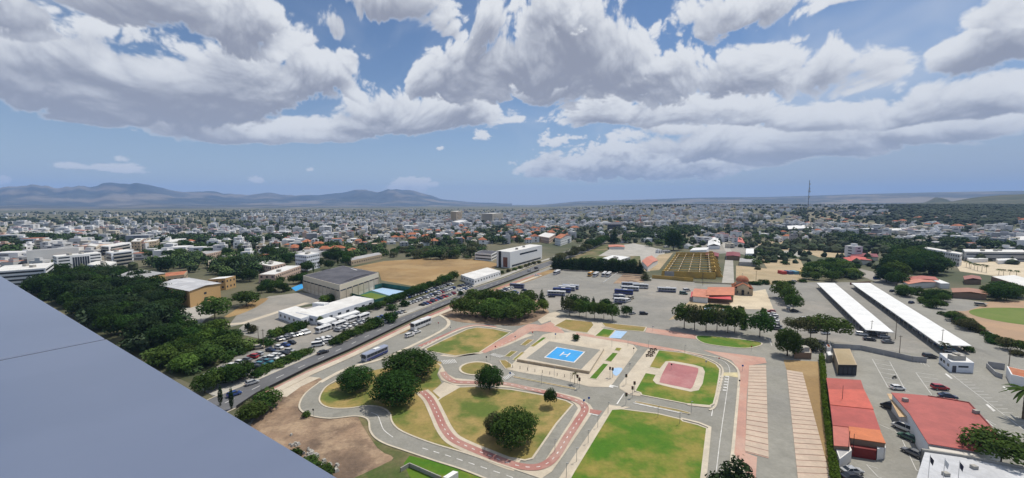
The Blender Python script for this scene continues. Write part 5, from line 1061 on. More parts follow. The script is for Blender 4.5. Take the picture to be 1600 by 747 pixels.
bus((925.5, 435), (936, 428.5), 'white bus beside the yellow bus', g_, WH, NV, 10)
bus((939, 435.5), (949, 427), 'left coach of the white pair by the low yard wall', g_, WH, WH, 11)
bus((946, 435.5), (956, 428), 'right coach of the white pair by the low yard wall', g_, WH, NV, 11)
bus((856, 461.2), (883, 462.4), 'front white coach of the left group', g_, WH, BL)
bus((865, 456.4), (891, 457.6), 'blue bus behind the front white coach', g_, BL, BL)
bus((873, 453.2), (898.5, 454.6), 'third bus of the left group, white above navy', g_, WH, NV)
bus((879, 451), (903.5, 452.4), 'rearmost blue and white bus of the left group', g_, (.5, .52, .58), BL)
bus((1026.5, 455.5), (1057, 457), 'long silver coach alone in the middle of the bus lot', g_, (.55, .56, .57), NV)
bus((971, 447.2), (998, 448.6), 'rear navy bus of the middle group', g_, (.4, .42, .48), NV)
bus((989, 450), (1012, 451), 'silver coach at the right of the middle group', g_, (.55, .56, .57), (.5, .5, .52), 10.5)
bus((970.5, 453.4), (998.5, 455), 'second navy bus of the middle group', g_, WH, NV)
bus((960, 458.6), (989.5, 460.6), 'blue bus in front of the middle group', g_, BL, BL)
bus((959.5, 466.4), (976, 467.8), 'dark minibus in front of the blue bus', g_, (.30, .31, .34), NV, 7, 2.7)
bus((959.5, 472), (978, 473.2), 'white minibus in front of the dark minibus', g_, WH, BL, 7.2, 2.7)
bus((800, 449.5), (816, 450.5), 'navy bus beyond the left end of the grove', g_, (.12, .13, .2), NV, 10)
for i, (x, y) in enumerate(((506, 518), (530, 511), (548, 503.5), (568, 498.5))): bus((x - 7, y + 2), (x + 6, y - 2.4), f'{ORD[i]} white minibus from the left along the office canopy', 'white minibuses in front of the office', WH, WH, 7, 2.7)

# ------------------------------------------------------------------ street furniture of the traffic park
LP = []
def lamp(x, y, h=3.2):
    t = thing('lamp_post', None, 'lamp post', G(x, y, .1)); MB().tube((0, 0, 0), (0, 0, h), .06, .045).build('pole', M['steel'], t); MB().box(.18, 0, h - .05, h + .06, .55, .16).build('lamp_head', M['roof_grey'], t); LP.append(t)
for x, y in ((934, 668), (919, 692), (901, 721), (950, 646), (885, 746), (1028, 652), (1062, 662), (1080, 645), (846, 601), (866, 588), (825, 580), (891, 598), (795, 572), (766, 563), (867, 707), (953, 592), (1070, 552), (981, 541), (1013, 545), (956, 543), (1330, 560)): lamp(x, y)
rank(LP, '{n} slim lamp post from the left in the traffic park', 'slim lamp posts in the traffic park')
SG = []
def sign(x, y, col, shape=0, h=2.0):
    t = thing('traffic_sign', None, 'traffic sign', G(x, y, .1), rnd.uniform(-.4, .4)); MB().tube((0, 0, 0), (0, 0, h), .04).build('pole', M['steel'], t)
    b = MB()
    if shape == 0: b.tube((0, -.03, h), (0, -.09, h), .3, .3, 12)
    else: b.box(0, -.06, h - .3, h + .3, .6, .05)
    o = b.build('sign_plate', M['sheet'], t); o.color = (*col, 1); SG.append(t)
for i, (x, y) in enumerate(((1123, 568), (1160, 580), (1155, 604), (1020, 517), (1174, 549), (912, 636), (490, 651), (805, 533), (774, 549), (797, 592), (760, 566), (704, 518), (685, 511), (920, 632), (1049, 578), (984, 577), (832, 526), (868, 529), (990, 552), (1103, 573))):
    sign(x, y, ((.4, .03, .03), (.03, .12, .4), (.05, .05, .05), (.5, .5, .5))[i % 4], i % 2)
rank(SG, '{n} small traffic sign from the left in the traffic park', 'small traffic signs in the traffic park')
TLs = []
for x, y in ((905, 607), (902, 602), (978, 632), (988, 621), (991, 613), (978, 601), (953, 589), (957, 590)):
    t = thing('traffic_light', None, 'traffic light', G(x, y, .1), rnd.uniform(-.5, .5)); MB().tube((0, 0, 0), (0, 0, 3.4), .06).build('pole', M['steel'], t); MB().box(0, -.1, 2.5, 3.5, .62, .3).build('signal_head', M['black'], t)
    for k, c in enumerate(((.35, .03, .02), (.35, .2, .02), (.02, .25, .08))): o = MB().tube((0, -.24, 3.3 - k * .3), (0, -.30, 3.3 - k * .3), .1, .1, 8).build('signal_lens', M['sheet'], t); o.color = (*c, 1)
    TLs.append(t)
rank(TLs, '{n} black headed traffic light from the left at the park crossroads', 'traffic lights at the crossroads')
UP_ = []
for x, y, h in ((1399, 530, 8.5), (1405, 556, 8), (1471, 545, 8), (1576, 575, 7.5), (1181, 442, 9), (1098, 446, 9), (412, 545, 8), (404, 535, 7), (1361, 525, 7), (1097, 438, 8)):
    t = thing('utility_pole', None, 'pole', G(x, y)); MB().tube((0, 0, 0), (0, 0, h), .13, .09).build('pole', M['bark'], t); MB().box(0, 0, h - .5, h - .38, 1.4, .1).build('crossarm', M['bark'], t); UP_.append(t)
rank(UP_, '{n} tall dark utility pole from the left', 'utility poles')
BN = []
for i in range(6):
    p = G(1014 + (i % 2) * 6 + (i // 2) * 3.0 - 2, 557 - (i // 2) * 4.6, .1); t = thing('bench', None, 'bench', p, .5); MB().box(0, 0, .4, .48, 1.6, .45).build('seat', M['bark'], t); MB().box(0, .25, .5, .9, 1.6, .06).build('backrest', M['bark'], t)
    for s_ in (-.65, .65): MB().box(s_, 0, 0, .4, .08, .4).build('leg', M['black'], t)
    BN.append(t)
rank(BN, '{n} dark bench from the left beside the red court lawn', 'dark benches beside the court lawn')
BO = []
for i in range(10):
    p = G(801 + i * 11.6, 566.5 + i * 2.1 + 8, .1); o = MB().tube((0, 0, 0), (0, 0, 1.0), .08, .08, 6).build('bollard', M['black']); o.location = p; tag(o, 'x', 'bollard'); BO.append(o)
rank(BO, '{n} dark bollard from the left below the helipad wall', 'dark bollards below the helipad')
# low white sheds beside the winding drive, cut by the bottom edge
bld('white_hut', 'white flat roof corner at the bottom edge beside the green verge', 'hut', (700, 748), (692, 746), (716, 738), 2.6, 'white', 'roof_metal', 1, 'none', para=.1)
fence('retaining_wall', 'low grey walled ramp at the bottom edge beside the winding drive', [(626, 738), (640, 730), (690, 752)], 1.0, 'concrete')
RK = []
for i in range(46):
    t_ = rnd.random(); x = 455 + t_ * 75 + rnd.gauss(0, 5); y = 692 + t_ * 48 + rnd.gauss(0, 4); r_ = rnd.uniform(.25, .7); p = G(x, y, .08); b = MB(); b.box(0, 0, 0, r_, r_ * 1.6, r_ * 1.2, 0, 0, .6)
    b.v = [tuple(c * rnd.uniform(.75, 1.25) for c in v) for v in b.v]; o = b.build('rock', M['concrete']); o.location = p; o.rotation_euler = (0, 0, rnd.random() * 6); tag(o, 'x', 'rock'); RK.append(o)
for o in RK: o['label'] = 'loose grey rock in the rubble below the parapet on bare earth'; o['group'] = 'loose rocks on the bare earth'
# ------------------------------------------------------------------ trees
def leaf_cloud(n, clumps, size, seed, up=.25):
    """small leaf faces over clumps (x, y, z, rx, ry, rz); normals lean outward so the crown shades as a volume"""
    r = random.Random(seed); b = MB(); wts = [c[3] * c[4] for c in clumps]
    for _ in range(n):
        cx, cy, cz, rx, ry, rz = r.choices(clumps, wts)[0]
        while True:
            d = Vector((r.gauss(0, 1), r.gauss(0, 1), r.gauss(0, 1)))
            if d.length > .1: d.normalize()
            else: continue
            if d.z > -.75: break
        k = r.uniform(.78, 1.06); p = Vector((cx + d.x * rx * k, cy + d.y * ry * k, cz + d.z * rz * k))
        nr = (d + Vector((r.gauss(0, .42), r.gauss(0, .42), r.gauss(0, .42) + up))).normalized(); u = nr.orthogonal().normalized(); a = r.random() * 6.28
        w = nr.cross(u); u, w = u * math.cos(a) + w * math.sin(a), w * math.cos(a) - u * math.sin(a); s = size * r.uniform(.65, 1.35); h = s * r.uniform(.55, .8)
        b.add([p - u * s - w * h * .3, p + w * h, p + u * s + w * h * .2, p - w * h * .9], [(0, 1, 2, 3)])
    return b
def clumps_round(n, seed, zc=.62, rz=.36, rxy=.48, cr=.24, flat=False):
    r = random.Random(seed); out = [(0, 0, zc, rxy * .72, rxy * .72, rz * .78)]
    for i in range(n):
        a = i * 2.39996 + r.uniform(-.3, .3); e = -0.75 + 1.72 * (i + .5) / n; q = math.sqrt(max(0, 1 - e * e)) if not flat else .55 + .45 * math.sqrt(max(0, 1 - abs(e)))
        k = r.uniform(.68, .86); s = cr * r.uniform(.75, 1.25); out.append((math.cos(a) * q * rxy * k, math.sin(a) * q * rxy * k, zc + e * rz * k, s * 1.1, s * 1.1, s * .85))
    return out
def tree_mesh(name, n, cl, size, seed, trunk, up=.25):
    b = leaf_cloud(n, cl, size, seed, up); crown = b.mesh('crown_' + name, [M['leaf']])
    t = MB()
    for a, c, r0, r1 in trunk: t.tube(a, c, r0, r1, 7)
    return crown, t.mesh('trunk_' + name, [M['bark']])
def limbs(z0, z1, r, n, spread, seed):
    q = random.Random(seed); out = [((0, 0, -.01), (0, 0, z0), r, r * .75)]
    for i in range(n): a = i * 6.283 / n + q.uniform(-.4, .4); out.append(((0, 0, z0 - .02), (math.cos(a) * spread, math.sin(a) * spread, z1 * q.uniform(.85, 1.1)), r * .6, r * .25))
    return out
PROTO = {}
for i in range(4): PROTO['round', i] = tree_mesh('round', 1500, clumps_round(13, 5 + i, .60, .38, .48, .25), .052, 20 + i, limbs(.30, .6, .028, 4, .22, i))
for i in range(3): PROTO['big', i] = tree_mesh('big', 7000, clumps_round(34, 50 + i, .52, .46, .49, .17), .026, 60 + i, limbs(.2, .55, .035, 5, .25, i))
for i in range(3): PROTO['standard', i] = tree_mesh('standard', 1800, clumps_round(14, 80 + i, .66, .32, .48, .22), .046, 90 + i, limbs(.42, .68, .022, 4, .2, i))
for i in range(3): PROTO['pine', i] = tree_mesh('pine', 2200, clumps_round(15, 110 + i, .78, .19, .50, .20, True), .036, 120 + i, limbs(.6, .74, .022, 6, .3, i) + [((0, 0, .5), (.2, .1, .72), .014, .008)])
for i in range(3):
    cl = []; q = random.Random(i + 7)
    for k in range(16): z = .10 + .86 * k / 16; rr = .30 * (1 - k / 16.5) + .03; a = k * 2.4; cl.append((math.cos(a) * rr * .6, math.sin(a) * rr * .6, z, rr * .8, rr * .8, .09))
    PROTO['conifer', i] = tree_mesh('conifer', 2000, cl, .030, 140 + i, [((0, 0, -.01), (0, 0, .9), .022, .006)], .1)
    cl = [(0, 0, .10 + .85 * k / 9, .085 * math.sin(.35 + 2.6 * k / 9) + .02, .085 * math.sin(.35 + 2.6 * k / 9) + .02, .10) for k in range(10)]
    PROTO['cypress', i] = tree_mesh('cypress', 700, cl, .026, 160 + i, [((0, 0, -.01), (0, 0, .3), .014, .01)], .1)
    PROTO['shrub', i] = tree_mesh('shrub', 700, clumps_round(9, 170 + i, .42, .42, .48, .26), .075, 180 + i, limbs(.12, .4, .03, 4, .2, i))
for i in range(2):
    b = MB(); q = random.Random(i + 40)
    for k in range(26):
        a = k * 2.39996; el0 = q.uniform(-.1, 1.1); L_ = q.uniform(.36, .46); prev = None
        for s in range(6):
            t_ = s / 5; h = .84 + math.sin(el0) * L_ * t_ * .7 - .30 * t_ * t_ * L_ * 2; rr = L_ * t_ * math.cos(el0 * .5); w = .034 * math.sin(.5 + 2.4 * t_)
            c = Vector((math.cos(a) * rr, math.sin(a) * rr, h)); sd_ = Vector((-math.sin(a), math.cos(a), 0)); cur = (c - sd_ * w - Vector((0, 0, w * .6)), c, c + sd_ * w - Vector((0, 0, w * .6)))
            if prev: b.add([prev[0], prev[1], cur[1], cur[0]], [(0, 1, 2, 3)]); b.add([prev[1], prev[2], cur[2], cur[1]], [(0, 1, 2, 3)])
            prev = cur
    t = MB(); z = 0
    for k in range(6): t.tube((0, 0, k * .14), (0, 0, k * .14 + .15), .03, .024, 7)
    PROTO['palm', i] = (b.mesh('crown_palm', [M['leaf']]), t.mesh('trunk_palm', [M['bark']]))
NPRO = dict(round=4, big=3, standard=3, pine=3, conifer=3, cypress=3, shrub=3, palm=2)
NAME = dict(round='broadleaf_tree', big='large_tree', standard='clipped_tree', pine='umbrella_pine', conifer='conifer_tree', cypress='cypress_tree', shrub='shrub', palm='palm_tree')
CATN = dict(round='tree', big='tree', standard='tree', pine='pine tree', conifer='conifer', cypress='cypress', shrub='shrub', palm='palm')
COUNT = {}
def tree(kind, p, h, w, col='mid', label=None, group=None, j=.26):
    """h = height, w = crown width, both in metres"""
    COUNT[kind] = COUNT.get(kind, 0) + 1
    cr, tr = PROTO[kind, rnd.randrange(NPRO[kind])]; c = LEAF[col]; k = rnd.uniform(1 - j, 1 + j)
    t = thing(NAME[kind], label, CATN[kind], p, rnd.random() * 6.28, group); base = {'conifer': .66, 'cypress': .21}.get(kind, 1.0); sx = w / base
    a = link(bpy.data.objects.new('crown', cr), t); a.scale = (sx, sx, h); a.color = (c[0] * k * rnd.uniform(.9, 1.1), c[1] * k, c[2] * k, 1)
    b = link(bpy.data.objects.new('trunk', tr), t); b.scale = (min(sx, h * .9), min(sx, h * .9), h)
    return t
def tpx(kind, x, y, wpx, hpx, col='mid', label=None, group=None):
    p = G(x, y); m = ppm(p); return tree(kind, p, hpx / m * 1.06, wpx / m, col, label, group)
# the named trees of the park
tpx('big', 641, 587, 76, 36, 'dark', 'widest dark dense tree of three by the slip road')
tpx('big', 556, 609, 50, 34, 'dark', 'leftmost dark dense tree of three inside the winding drive')
tpx('big', 617, 629, 68, 45, 'dark', 'nearest dark dense tree of three above the winding drive')
tpx('big', 765, 609, 40, 36, 'dark', 'dark round tree standing below the roundabout island')
tpx('standard', 859.5, 636, 19, 26, 'dark', 'small round tree in the lawn corner by the red cycle track')
tpx('big', 803, 694, 68, 52, 'mid', 'full green tree in the middle of the parched lawn')
tpx('big', 772, 683, 30, 36, 'olive', 'smaller olive green tree leaning on the full green one')
tpx('conifer', 1150, 782, 76, 74, 'pine', 'dark feathery conifer cut by the bottom edge')
tpx('pine', 1562, 742, 84, 58, 'mid', 'umbrella pine over the white hall at the bottom right')
tpx('palm', 1598, 655, 64, 54, 'mid', 'palm cut by the right edge beside the car park')
tpx('big', 1230, 556, 34, 42, 'mid', 'round dense tree at the corner by the brick enclosure')
tpx('standard', 1187, 527, 38, 34, 'dark', 'tree alone at the right end of the oval lawn')
tpx('shrub', 900, 532, 10, 11, 'dark', 'small round shrub on the plaza behind the helipad')
tpx('shrub', 478, 652, 12, 10, 'mid', 'small bush at the outer edge of the winding drive')
tpx('palm', 898, 600, 15, 20, 'olive', 'tiny palm at the helipad wall corner')
tpx('round', 849, 487, 17, 18, 'bright', 'round light green tree right of the grove'); tpx('conifer', 846.5, 474, 12, 22, 'dark', 'dark pointed conifer behind the grove'); tpx('cypress', 878.5, 484.5, 6, 23, 'deep', 'slender dark cypress left of the tree row in front of the buses')
tpx('cypress', 927, 482, 6, 17, 'deep', 'slender cypress behind the tree row in front of the buses')
GR = [tpx('round', x, y + 9, 28, 24, rnd.choice(('mid', 'mid', 'bright'))) for x, y in ((741, 470), (760, 469), (779, 471), (796, 473), (814, 477), (826, 484), (824, 470), (720, 483), (739, 485), (758, 489), (779, 493), (801, 494), (812, 490), (768, 482), (790, 485))]
rank(GR, '{n} tree from the left in the dense grove beside the slip road', 'trees of the dense grove')
TR = [tpx('standard', x, y, 21, 24, rnd.choice(('mid', 'mid', 'olive'))) for x, y in ((890, 493), (905, 494.7), (915.7, 496.5), (929, 498.4), (943.4, 499.4), (956.6, 501))]
rank(TR, '{n} trunked tree from the left in the row before the bus lot', 'row of trees before the bus lot')
TR = [tpx('round', x, y, w, h, 'dark') for x, y, w, h in ((896.6, 485, 25, 23), (914, 485, 15, 20), (945, 486, 19, 18), (979, 494, 16, 15))]
rank(TR, '{n} bushy tree from the left behind the row before the bus lot', 'bushy trees behind the row')
TR = [tpx('standard', x, y, 31, 35, rnd.choice(('mid', 'olive', 'mid'))) for x, y in ((1069, 514), (1085, 516), (1103, 519), (1120, 519), (1137, 520), (1148, 519))]
rank(TR, '{n} tree from the left in the row behind the oval lawn', 'row of trees behind the oval lawn')
TR = [tpx('round', x, y, w * .88, 24, 'mid') for x, y, w in ((1221, 466, 30), (1232, 476, 26), (1239, 485, 24), (1228, 471, 22))]
rank(TR, '{n} tree from the left in the short line left of the carport lot', 'trees left of the carport lot')
tpx('pine', 1246, 528, 34, 27, 'olive', 'thin leftmost umbrella pine by the road to the carports'); tpx('pine', 1266, 534, 40, 34, 'olive', 'middle umbrella pine by the road to the carports'); tpx('pine', 1292, 537, 58, 38, 'mid', 'widest umbrella pine by the road to the carports')
tpx('shrub', 1270, 547, 24, 20, 'olive', 'grey green bush below the umbrella pines'); tpx('palm', 1474, 557, 24, 24, 'olive', 'low palm at the near end of the right carport'); tpx('shrub', 1512, 549, 14, 9, 'mid', 'small shrub under the end of the right carport')
def group_row(kind, pts, wpx, hpx, cols, fmt, grp, jit=1.0, n=None):
    """n trees along a photo polyline"""
    P = gp(pts); seg = [(q - p).length for p, q in zip(P, P[1:])]; tot = sum(seg); l = []
    for i in range(n):
        d = tot * (i + .5) / n
        for (p, q), s in zip(zip(P, P[1:]), seg):
            if d <= s: break
            d -= s
        v = p.lerp(q, min(1, d / s)) + Vector((rnd.gauss(0, jit * .5), rnd.gauss(0, jit * .5), 0)); m = ppm(v); l.append(tree(kind, v, hpx / m * rnd.uniform(.85, 1.15), wpx / m * rnd.uniform(.85, 1.15), rnd.choice(cols)))
    rank(l, fmt, grp); return l
group_row('conifer', [(864, 421), (905, 423), (960, 425), (1004, 428)], 12, 21, ('deep', 'pine'), '{n} dark conifer from the left in the screen behind the bus lot', 'conifer screen behind the bus lot', 1.5, 34)
group_row('round', [(863, 413), (905, 396), (945, 380)], 13, 12, ('olive', 'mid', 'dark'), '{n} bushy tree along the right side of the pale road', 'bushy trees along the pale road', 3, 16)
group_row('shrub', [(875, 417), (930, 412), (985, 416)], 16, 11, ('olive', 'mid', 'dark'), '{n} scrub bush from the left behind the conifer screen', 'scrub behind the conifer screen', 5, 16)
group_row('shrub', [(1158, 484), (1160, 500), (1162, 517)], 9, 8, ('bright', 'mid'), '{n} clipped bush from the left in the hedge line below the chapel', 'clipped hedge bushes below the chapel', .3, 9)
group_row('shrub', [(1193, 487), (1194, 500)], 8, 8, ('mid',), '{n} clipped bush from the left in the short hedge by the parked row', 'clipped bushes by the parked row', .3, 5)
group_row('shrub', [(1102, 480), (1143, 482)], 7, 6, ('dark',), '{n} dark potted bush from the left on the restaurant terrace', 'potted bushes on the terrace', .3, 8)
group_row('round', [(560, 493), (640, 464), (700, 441), (712, 437)], 14, 12, ('dark', 'mid', 'dark'), '{n} hedge tree from the left between the courts and the car park', 'hedge trees behind the car park', 1, 20)
group_row('shrub', [(425, 527), (475, 512)], 17, 12, ('mid', 'dark', 'bright'), '{n} hedge bush from the left in front of the white office', 'hedge bushes in front of the office', .6, 11)
group_row('shrub', [(520, 540), (555, 523), (590, 509)], 19, 13, ('dark', 'mid'), '{n} hedge bush from the left between the office and the main road', 'hedge bushes along the main road by the office', .8, 11)
group_row('shrub', [(395, 590), (450, 565), (480, 551)], 20, 10, ('dark', 'mid'), '{n} hedge bush from the left between the lower car park and the main road', 'hedge bushes along the lower main road', 1, 12)
group_row('shrub', [(352, 566), (400, 545), (425, 536)], 16, 11, ('dark', 'mid', 'olive'), '{n} bush from the left inside the lower left car park', 'bushes inside the lower left car park', 3, 7)
group_row('shrub', [(506, 472), (548, 464)], 15, 11, ('bright', 'mid'), '{n} bush from the left along the back of the white office', 'bushes behind the office', .5, 7)
for x, y, w, h, lab in ((610, 503, 22, 16, 'round trimmed bush beside the near car park bay'), (584, 511, 22, 17, 'round trimmed bush at the office corner by the road'), (613, 484, 17, 9, 'low reddish bush inside the roadside car park'), (632, 478, 15, 10, 'dark bush between two car rows'), (720, 461, 8, 7, 'small bush at the end of the front car row')): tpx('shrub', x, y, w, h, 'dark', lab)
for x, y, w, h, lab in ((336, 500, 38, 32, 'broad tree on the path corner by the orange hall'), (385, 478, 34, 22, 'spreading tree beside the gravel yard'), (500, 507, 9, 12, 'small palm-like tree at the office corner')): tpx('round', x, y, w, h, 'mid', lab)
tpx('cypress', 345, 634, 7, 30, 'deep', 'left one of two slim cypresses beside the parapet'); tpx('cypress', 362, 640, 7, 34, 'deep', 'right one of two slim cypresses beside the parapet')
tpx('shrub', 387, 517, 8, 14, 'deep', 'left one of two small dark trees in the planted island'); tpx('shrub', 395, 520, 11, 13, 'olive', 'right one of two small trees in the planted island')
group_row('round', [(322, 612), (340, 606), (375, 592)], 30, 26, ('dark', 'mid'), '{n} dense tree from the left at the roadside by the parapet', 'dense trees by the parapet', 1.5, 6)
group_row('round', [(385, 664), (400, 650), (415, 640), (425, 632)], 30, 24, ('dark', 'mid', 'olive'), '{n} bushy tree from the left on the bare earth edge by the parapet', 'bushy trees at the bare earth edge', 1.5, 6)
group_row('shrub', [(500, 735), (520, 740), (460, 712)], 20, 12, ('mid', 'dark'), '{n} bush from the left at the foot of the parapet', 'bushes below the parapet', 1.5, 5)
HG = thing('tall_hedge', 'tall clipped bright green hedge beside the red roofed range', 'hedge', (0, 0, 0)); hp_ = gp([(1283.5, 562), (1290, 640), (1298, 700), (1308, 790)]); cl = []
for p, q in zip(hp_, hp_[1:]):
    n = int((q - p).length / .9)
    for i in range(n): v = p.lerp(q, (i + rnd.random() * .3) / n); cl.append((v.x, v.y, 1.4, 1.0, .8, 1.45))
leaf_cloud(11000, cl, .20, 5, .3).build('foliage', M['leaf'], HG).color = (.085, .135, .02, 1)
b = MB()
for c in cl[::2]: b.tube((c[0], c[1], 0), (c[0], c[1], 2.2), .06, .04, 5)
b.build('stems', M['bark'], HG)['kind'] = 'stuff'
# zones scattered with trees: outline, number, kinds, sizes, colours, words
MASS = MB(); MASSC = []; LITE = leaf_cloud(260, clumps_round(9, 33, .58, .40, .47, .27), .12, 77)
def mass_tree(x, y, z, h, w, col):
    k = rnd.uniform(.8, 1.2); a = rnd.random() * 6.28; c, s = math.cos(a), math.sin(a)
    MASS.add([(x + (v[0] * c - v[1] * s) * w, y + (v[0] * s + v[1] * c) * w, z + v[2] * h) for v in LITE.v], LITE.f)
    for _ in LITE.f: q = k * rnd.uniform(.75, 1.25); MASSC.append(tuple(v * q for v in LEAF[col]))
def zone(poly, n, kinds, hm, wk, cols, fmt, grp, z=0, mind=.55, far=False):
    P = [(v.x, v.y) for v in gp(poly)]; xs, ys = [p[0] for p in P], [p[1] for p in P]; got = []; by = {}; tries = 0
    while len(got) < n and tries < n * 60:
        tries += 1; x, y = rnd.uniform(min(xs), max(xs)), rnd.uniform(min(ys), max(ys)); k = rnd.choice(kinds); h = rnd.uniform(*hm)
        if k == 'shrub': h *= .5
        w = h * wk * {'cypress': .22, 'conifer': .6, 'pine': 1.1, 'shrub': 1.5, 'palm': .8}.get(k, 1.)
        if not inside((x, y), P) or any((x - a) ** 2 + (y - b_) ** 2 < (mind * (w + c) / 2) ** 2 for a, b_, c in got): continue
        got.append((x, y, w))
        if far and k == 'round': mass_tree(x, y, relief(x, y), h, w, rnd.choice(cols)); continue
        by.setdefault(k, []).append(tree(k, (x, y, relief(x, y)), h, w, rnd.choice(cols)))
    for k, l in by.items(): rank(l, fmt.replace('{k}', {'round': 'leafy tree', 'conifer': 'conifer', 'pine': 'pine', 'shrub': 'bush', 'cypress': 'cypress', 'palm': 'palm', 'big': 'tall tree'}[k]), grp)
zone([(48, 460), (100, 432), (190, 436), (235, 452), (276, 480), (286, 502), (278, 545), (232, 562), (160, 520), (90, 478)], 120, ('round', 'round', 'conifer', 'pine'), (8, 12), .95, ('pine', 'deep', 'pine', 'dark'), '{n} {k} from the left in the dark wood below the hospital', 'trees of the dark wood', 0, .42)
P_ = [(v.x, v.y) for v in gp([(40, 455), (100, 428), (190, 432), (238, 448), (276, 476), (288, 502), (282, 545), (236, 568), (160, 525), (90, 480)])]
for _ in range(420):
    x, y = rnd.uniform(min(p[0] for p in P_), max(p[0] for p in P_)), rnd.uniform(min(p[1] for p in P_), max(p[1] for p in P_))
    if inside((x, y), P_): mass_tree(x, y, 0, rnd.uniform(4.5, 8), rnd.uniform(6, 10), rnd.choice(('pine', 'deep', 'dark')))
zone([(236, 560), (280, 518), (320, 514), (368, 530), (392, 542), (325, 574), (295, 586), (258, 578)], 42, ('round', 'round', 'shrub'), (4, 7), 1.25, ('mid', 'bright', 'mid', 'dark'), '{n} {k} from the left in the brighter thicket above the lower car park', 'trees of the bright thicket', 0, .45)
P_ = [(v.x, v.y) for v in gp([(236, 560), (280, 518), (320, 514), (368, 530), (392, 542), (325, 574), (295, 586), (258, 578)])]
for _ in range(150):
    x, y = rnd.uniform(min(p[0] for p in P_), max(p[0] for p in P_)), rnd.uniform(min(p[1] for p in P_), max(p[1] for p in P_))
    if inside((x, y), P_): mass_tree(x, y, 0, rnd.uniform(2, 3.5), rnd.uniform(4, 6), rnd.choice(('mid', 'bright', 'dark')))
zone([(0, 412), (40, 392), (60, 384), (160, 380), (150, 374), (0, 376)], 40, ('round', 'pine'), (9, 13), 1.2, ('deep', 'pine', 'dark'), '{n} {k} from the left in the dark park behind the hospital', 'trees behind the hospital', 0, .5, far=True)
zone([(205, 392), (300, 385), (460, 400), (455, 412), (400, 425), (400, 452), (372, 462), (345, 440), (325, 430), (230, 425)], 60, ('round', 'round', 'cypress', 'pine'), (7, 11), 1.0, ('dark', 'mid', 'deep', 'dark'), '{n} {k} from the left in the green belt behind the orange halls', 'trees behind the orange halls', 0, .5)
zone([(400, 458), (410, 446), (475, 436), (474, 450), (440, 458)], 16, ('round', 'shrub'), (5, 8), 1.0, ('dark', 'mid'), '{n} {k} from the left beside the sports hall', 'trees beside the sports hall', 0, .5)
zone([(470, 428), (505, 402), (548, 408), (552, 416), (520, 424)], 16, ('round', 'cypress', 'round'), (7, 11), 1.0, ('dark', 'deep'), '{n} {k} from the left between the sports hall and stone terrace', 'trees left of the stubble field', 0, .5)
zone([(590, 402), (600, 392), (690, 384), (755, 388), (760, 404), (700, 407), (640, 405)], 46, ('round', 'shrub', 'cypress'), (5, 9), 1.2, ('dark', 'mid', 'olive', 'dark'), '{n} {k} from the left in the belt behind the stubble field', 'trees behind the stubble field', 0, .45)
zone([(380, 398), (480, 378), (600, 372), (740, 366), (860, 366), (860, 378), (760, 386), (600, 390), (470, 398)], 80, ('round', 'cypress', 'cypress', 'round', 'conifer'), (7, 12), 1.0, ('deep', 'dark', 'mid', 'olive'), '{n} {k} from the left among the villas beyond the stubble field', 'trees among the villas', 0, .8, far=True)
zone([(948, 384), (985, 362), (1090, 357), (1110, 366), (1060, 378), (1000, 380)], 44, ('round', 'round', 'conifer'), (7, 11), 1.1, ('dark', 'mid', 'deep'), '{n} {k} from the left in the copse beyond the pale road', 'copse beyond the pale road', 0, .5, far=True)
zone([(985, 384), (1085, 376), (1110, 384), (1100, 392), (1040, 392)], 16, ('round', 'shrub'), (5, 9), 1.2, ('mid', 'dark', 'bright'), '{n} {k} from the left along the barrack yard car park', 'trees along the barrack yard', 0, .6, far=True)
tpx('big', 1052, 391, 24, 30, 'deep', 'tall dark tree standing behind the sandy yard'); tpx('conifer', 960, 381, 12, 24, 'deep', 'tall dark conifer where the pale road bends'); tpx('conifer', 1008, 438, 14, 14, 'olive', 'olive green tree at the corner of the brown plot')
zone([(1255, 437), (1262, 416), (1300, 408), (1335, 420), (1345, 436), (1300, 440)], 34, ('round', 'shrub', 'round'), (5, 8), 1.2, ('mid', 'dark', 'bright'), '{n} {k} from the left in the green mass beyond the left carport', 'green mass beyond the carports', 0, .45)
zone([(1378, 448), (1390, 415), (1400, 400), (1440, 404), (1480, 425), (1485, 434), (1440, 434), (1410, 446)], 34, ('round', 'round', 'big'), (9, 14), 1.1, ('deep', 'dark', 'mid'), '{n} {k} from the left in the tall dark trees beside the school', 'tall trees beside the school', 0, .5)
zone([(1400, 456), (1440, 452), (1478, 462), (1480, 486), (1450, 480), (1410, 464)], 26, ('round', 'shrub'), (4, 6), 1.3, ('mid', 'dark', 'mid'), '{n} {k} from the left along the side road hedge', 'trees along the side road', 0, .45)
zone([(1466, 488), (1500, 497), (1560, 530), (1600, 552), (1590, 557), (1540, 532), (1490, 504)], 26, ('shrub', 'round', 'shrub'), (3.5, 6), 1.2, ('olive', 'dark', 'mid'), '{n} {k} from the left between the side road and the clay track', 'bushes along the clay track', 0, .5)
zone([(1545, 470), (1550, 456), (1585, 458), (1590, 472)], 9, ('round',), (6, 8), 1.2, ('dark', 'mid'), '{n} {k} from the left behind the gravel lot', 'trees behind the gravel lot', 0, .5)
zone([(1150, 446), (1190, 440), (1262, 440), (1250, 444), (1200, 448)], 9, ('shrub',), (4, 6), 1.5, ('deep', 'dark'), '{n} {k} from the left behind the chapel', 'bushes behind the chapel', 0, .5)
zone([(1160, 425), (1180, 388), (1240, 402), (1250, 420), (1200, 412), (1185, 425)], 22, ('round', 'shrub'), (5, 8), 1.1, ('dark', 'olive', 'mid'), '{n} {k} from the left around the sandy yards beyond the chapel', 'trees around the sandy yards', 0, .6, far=True)
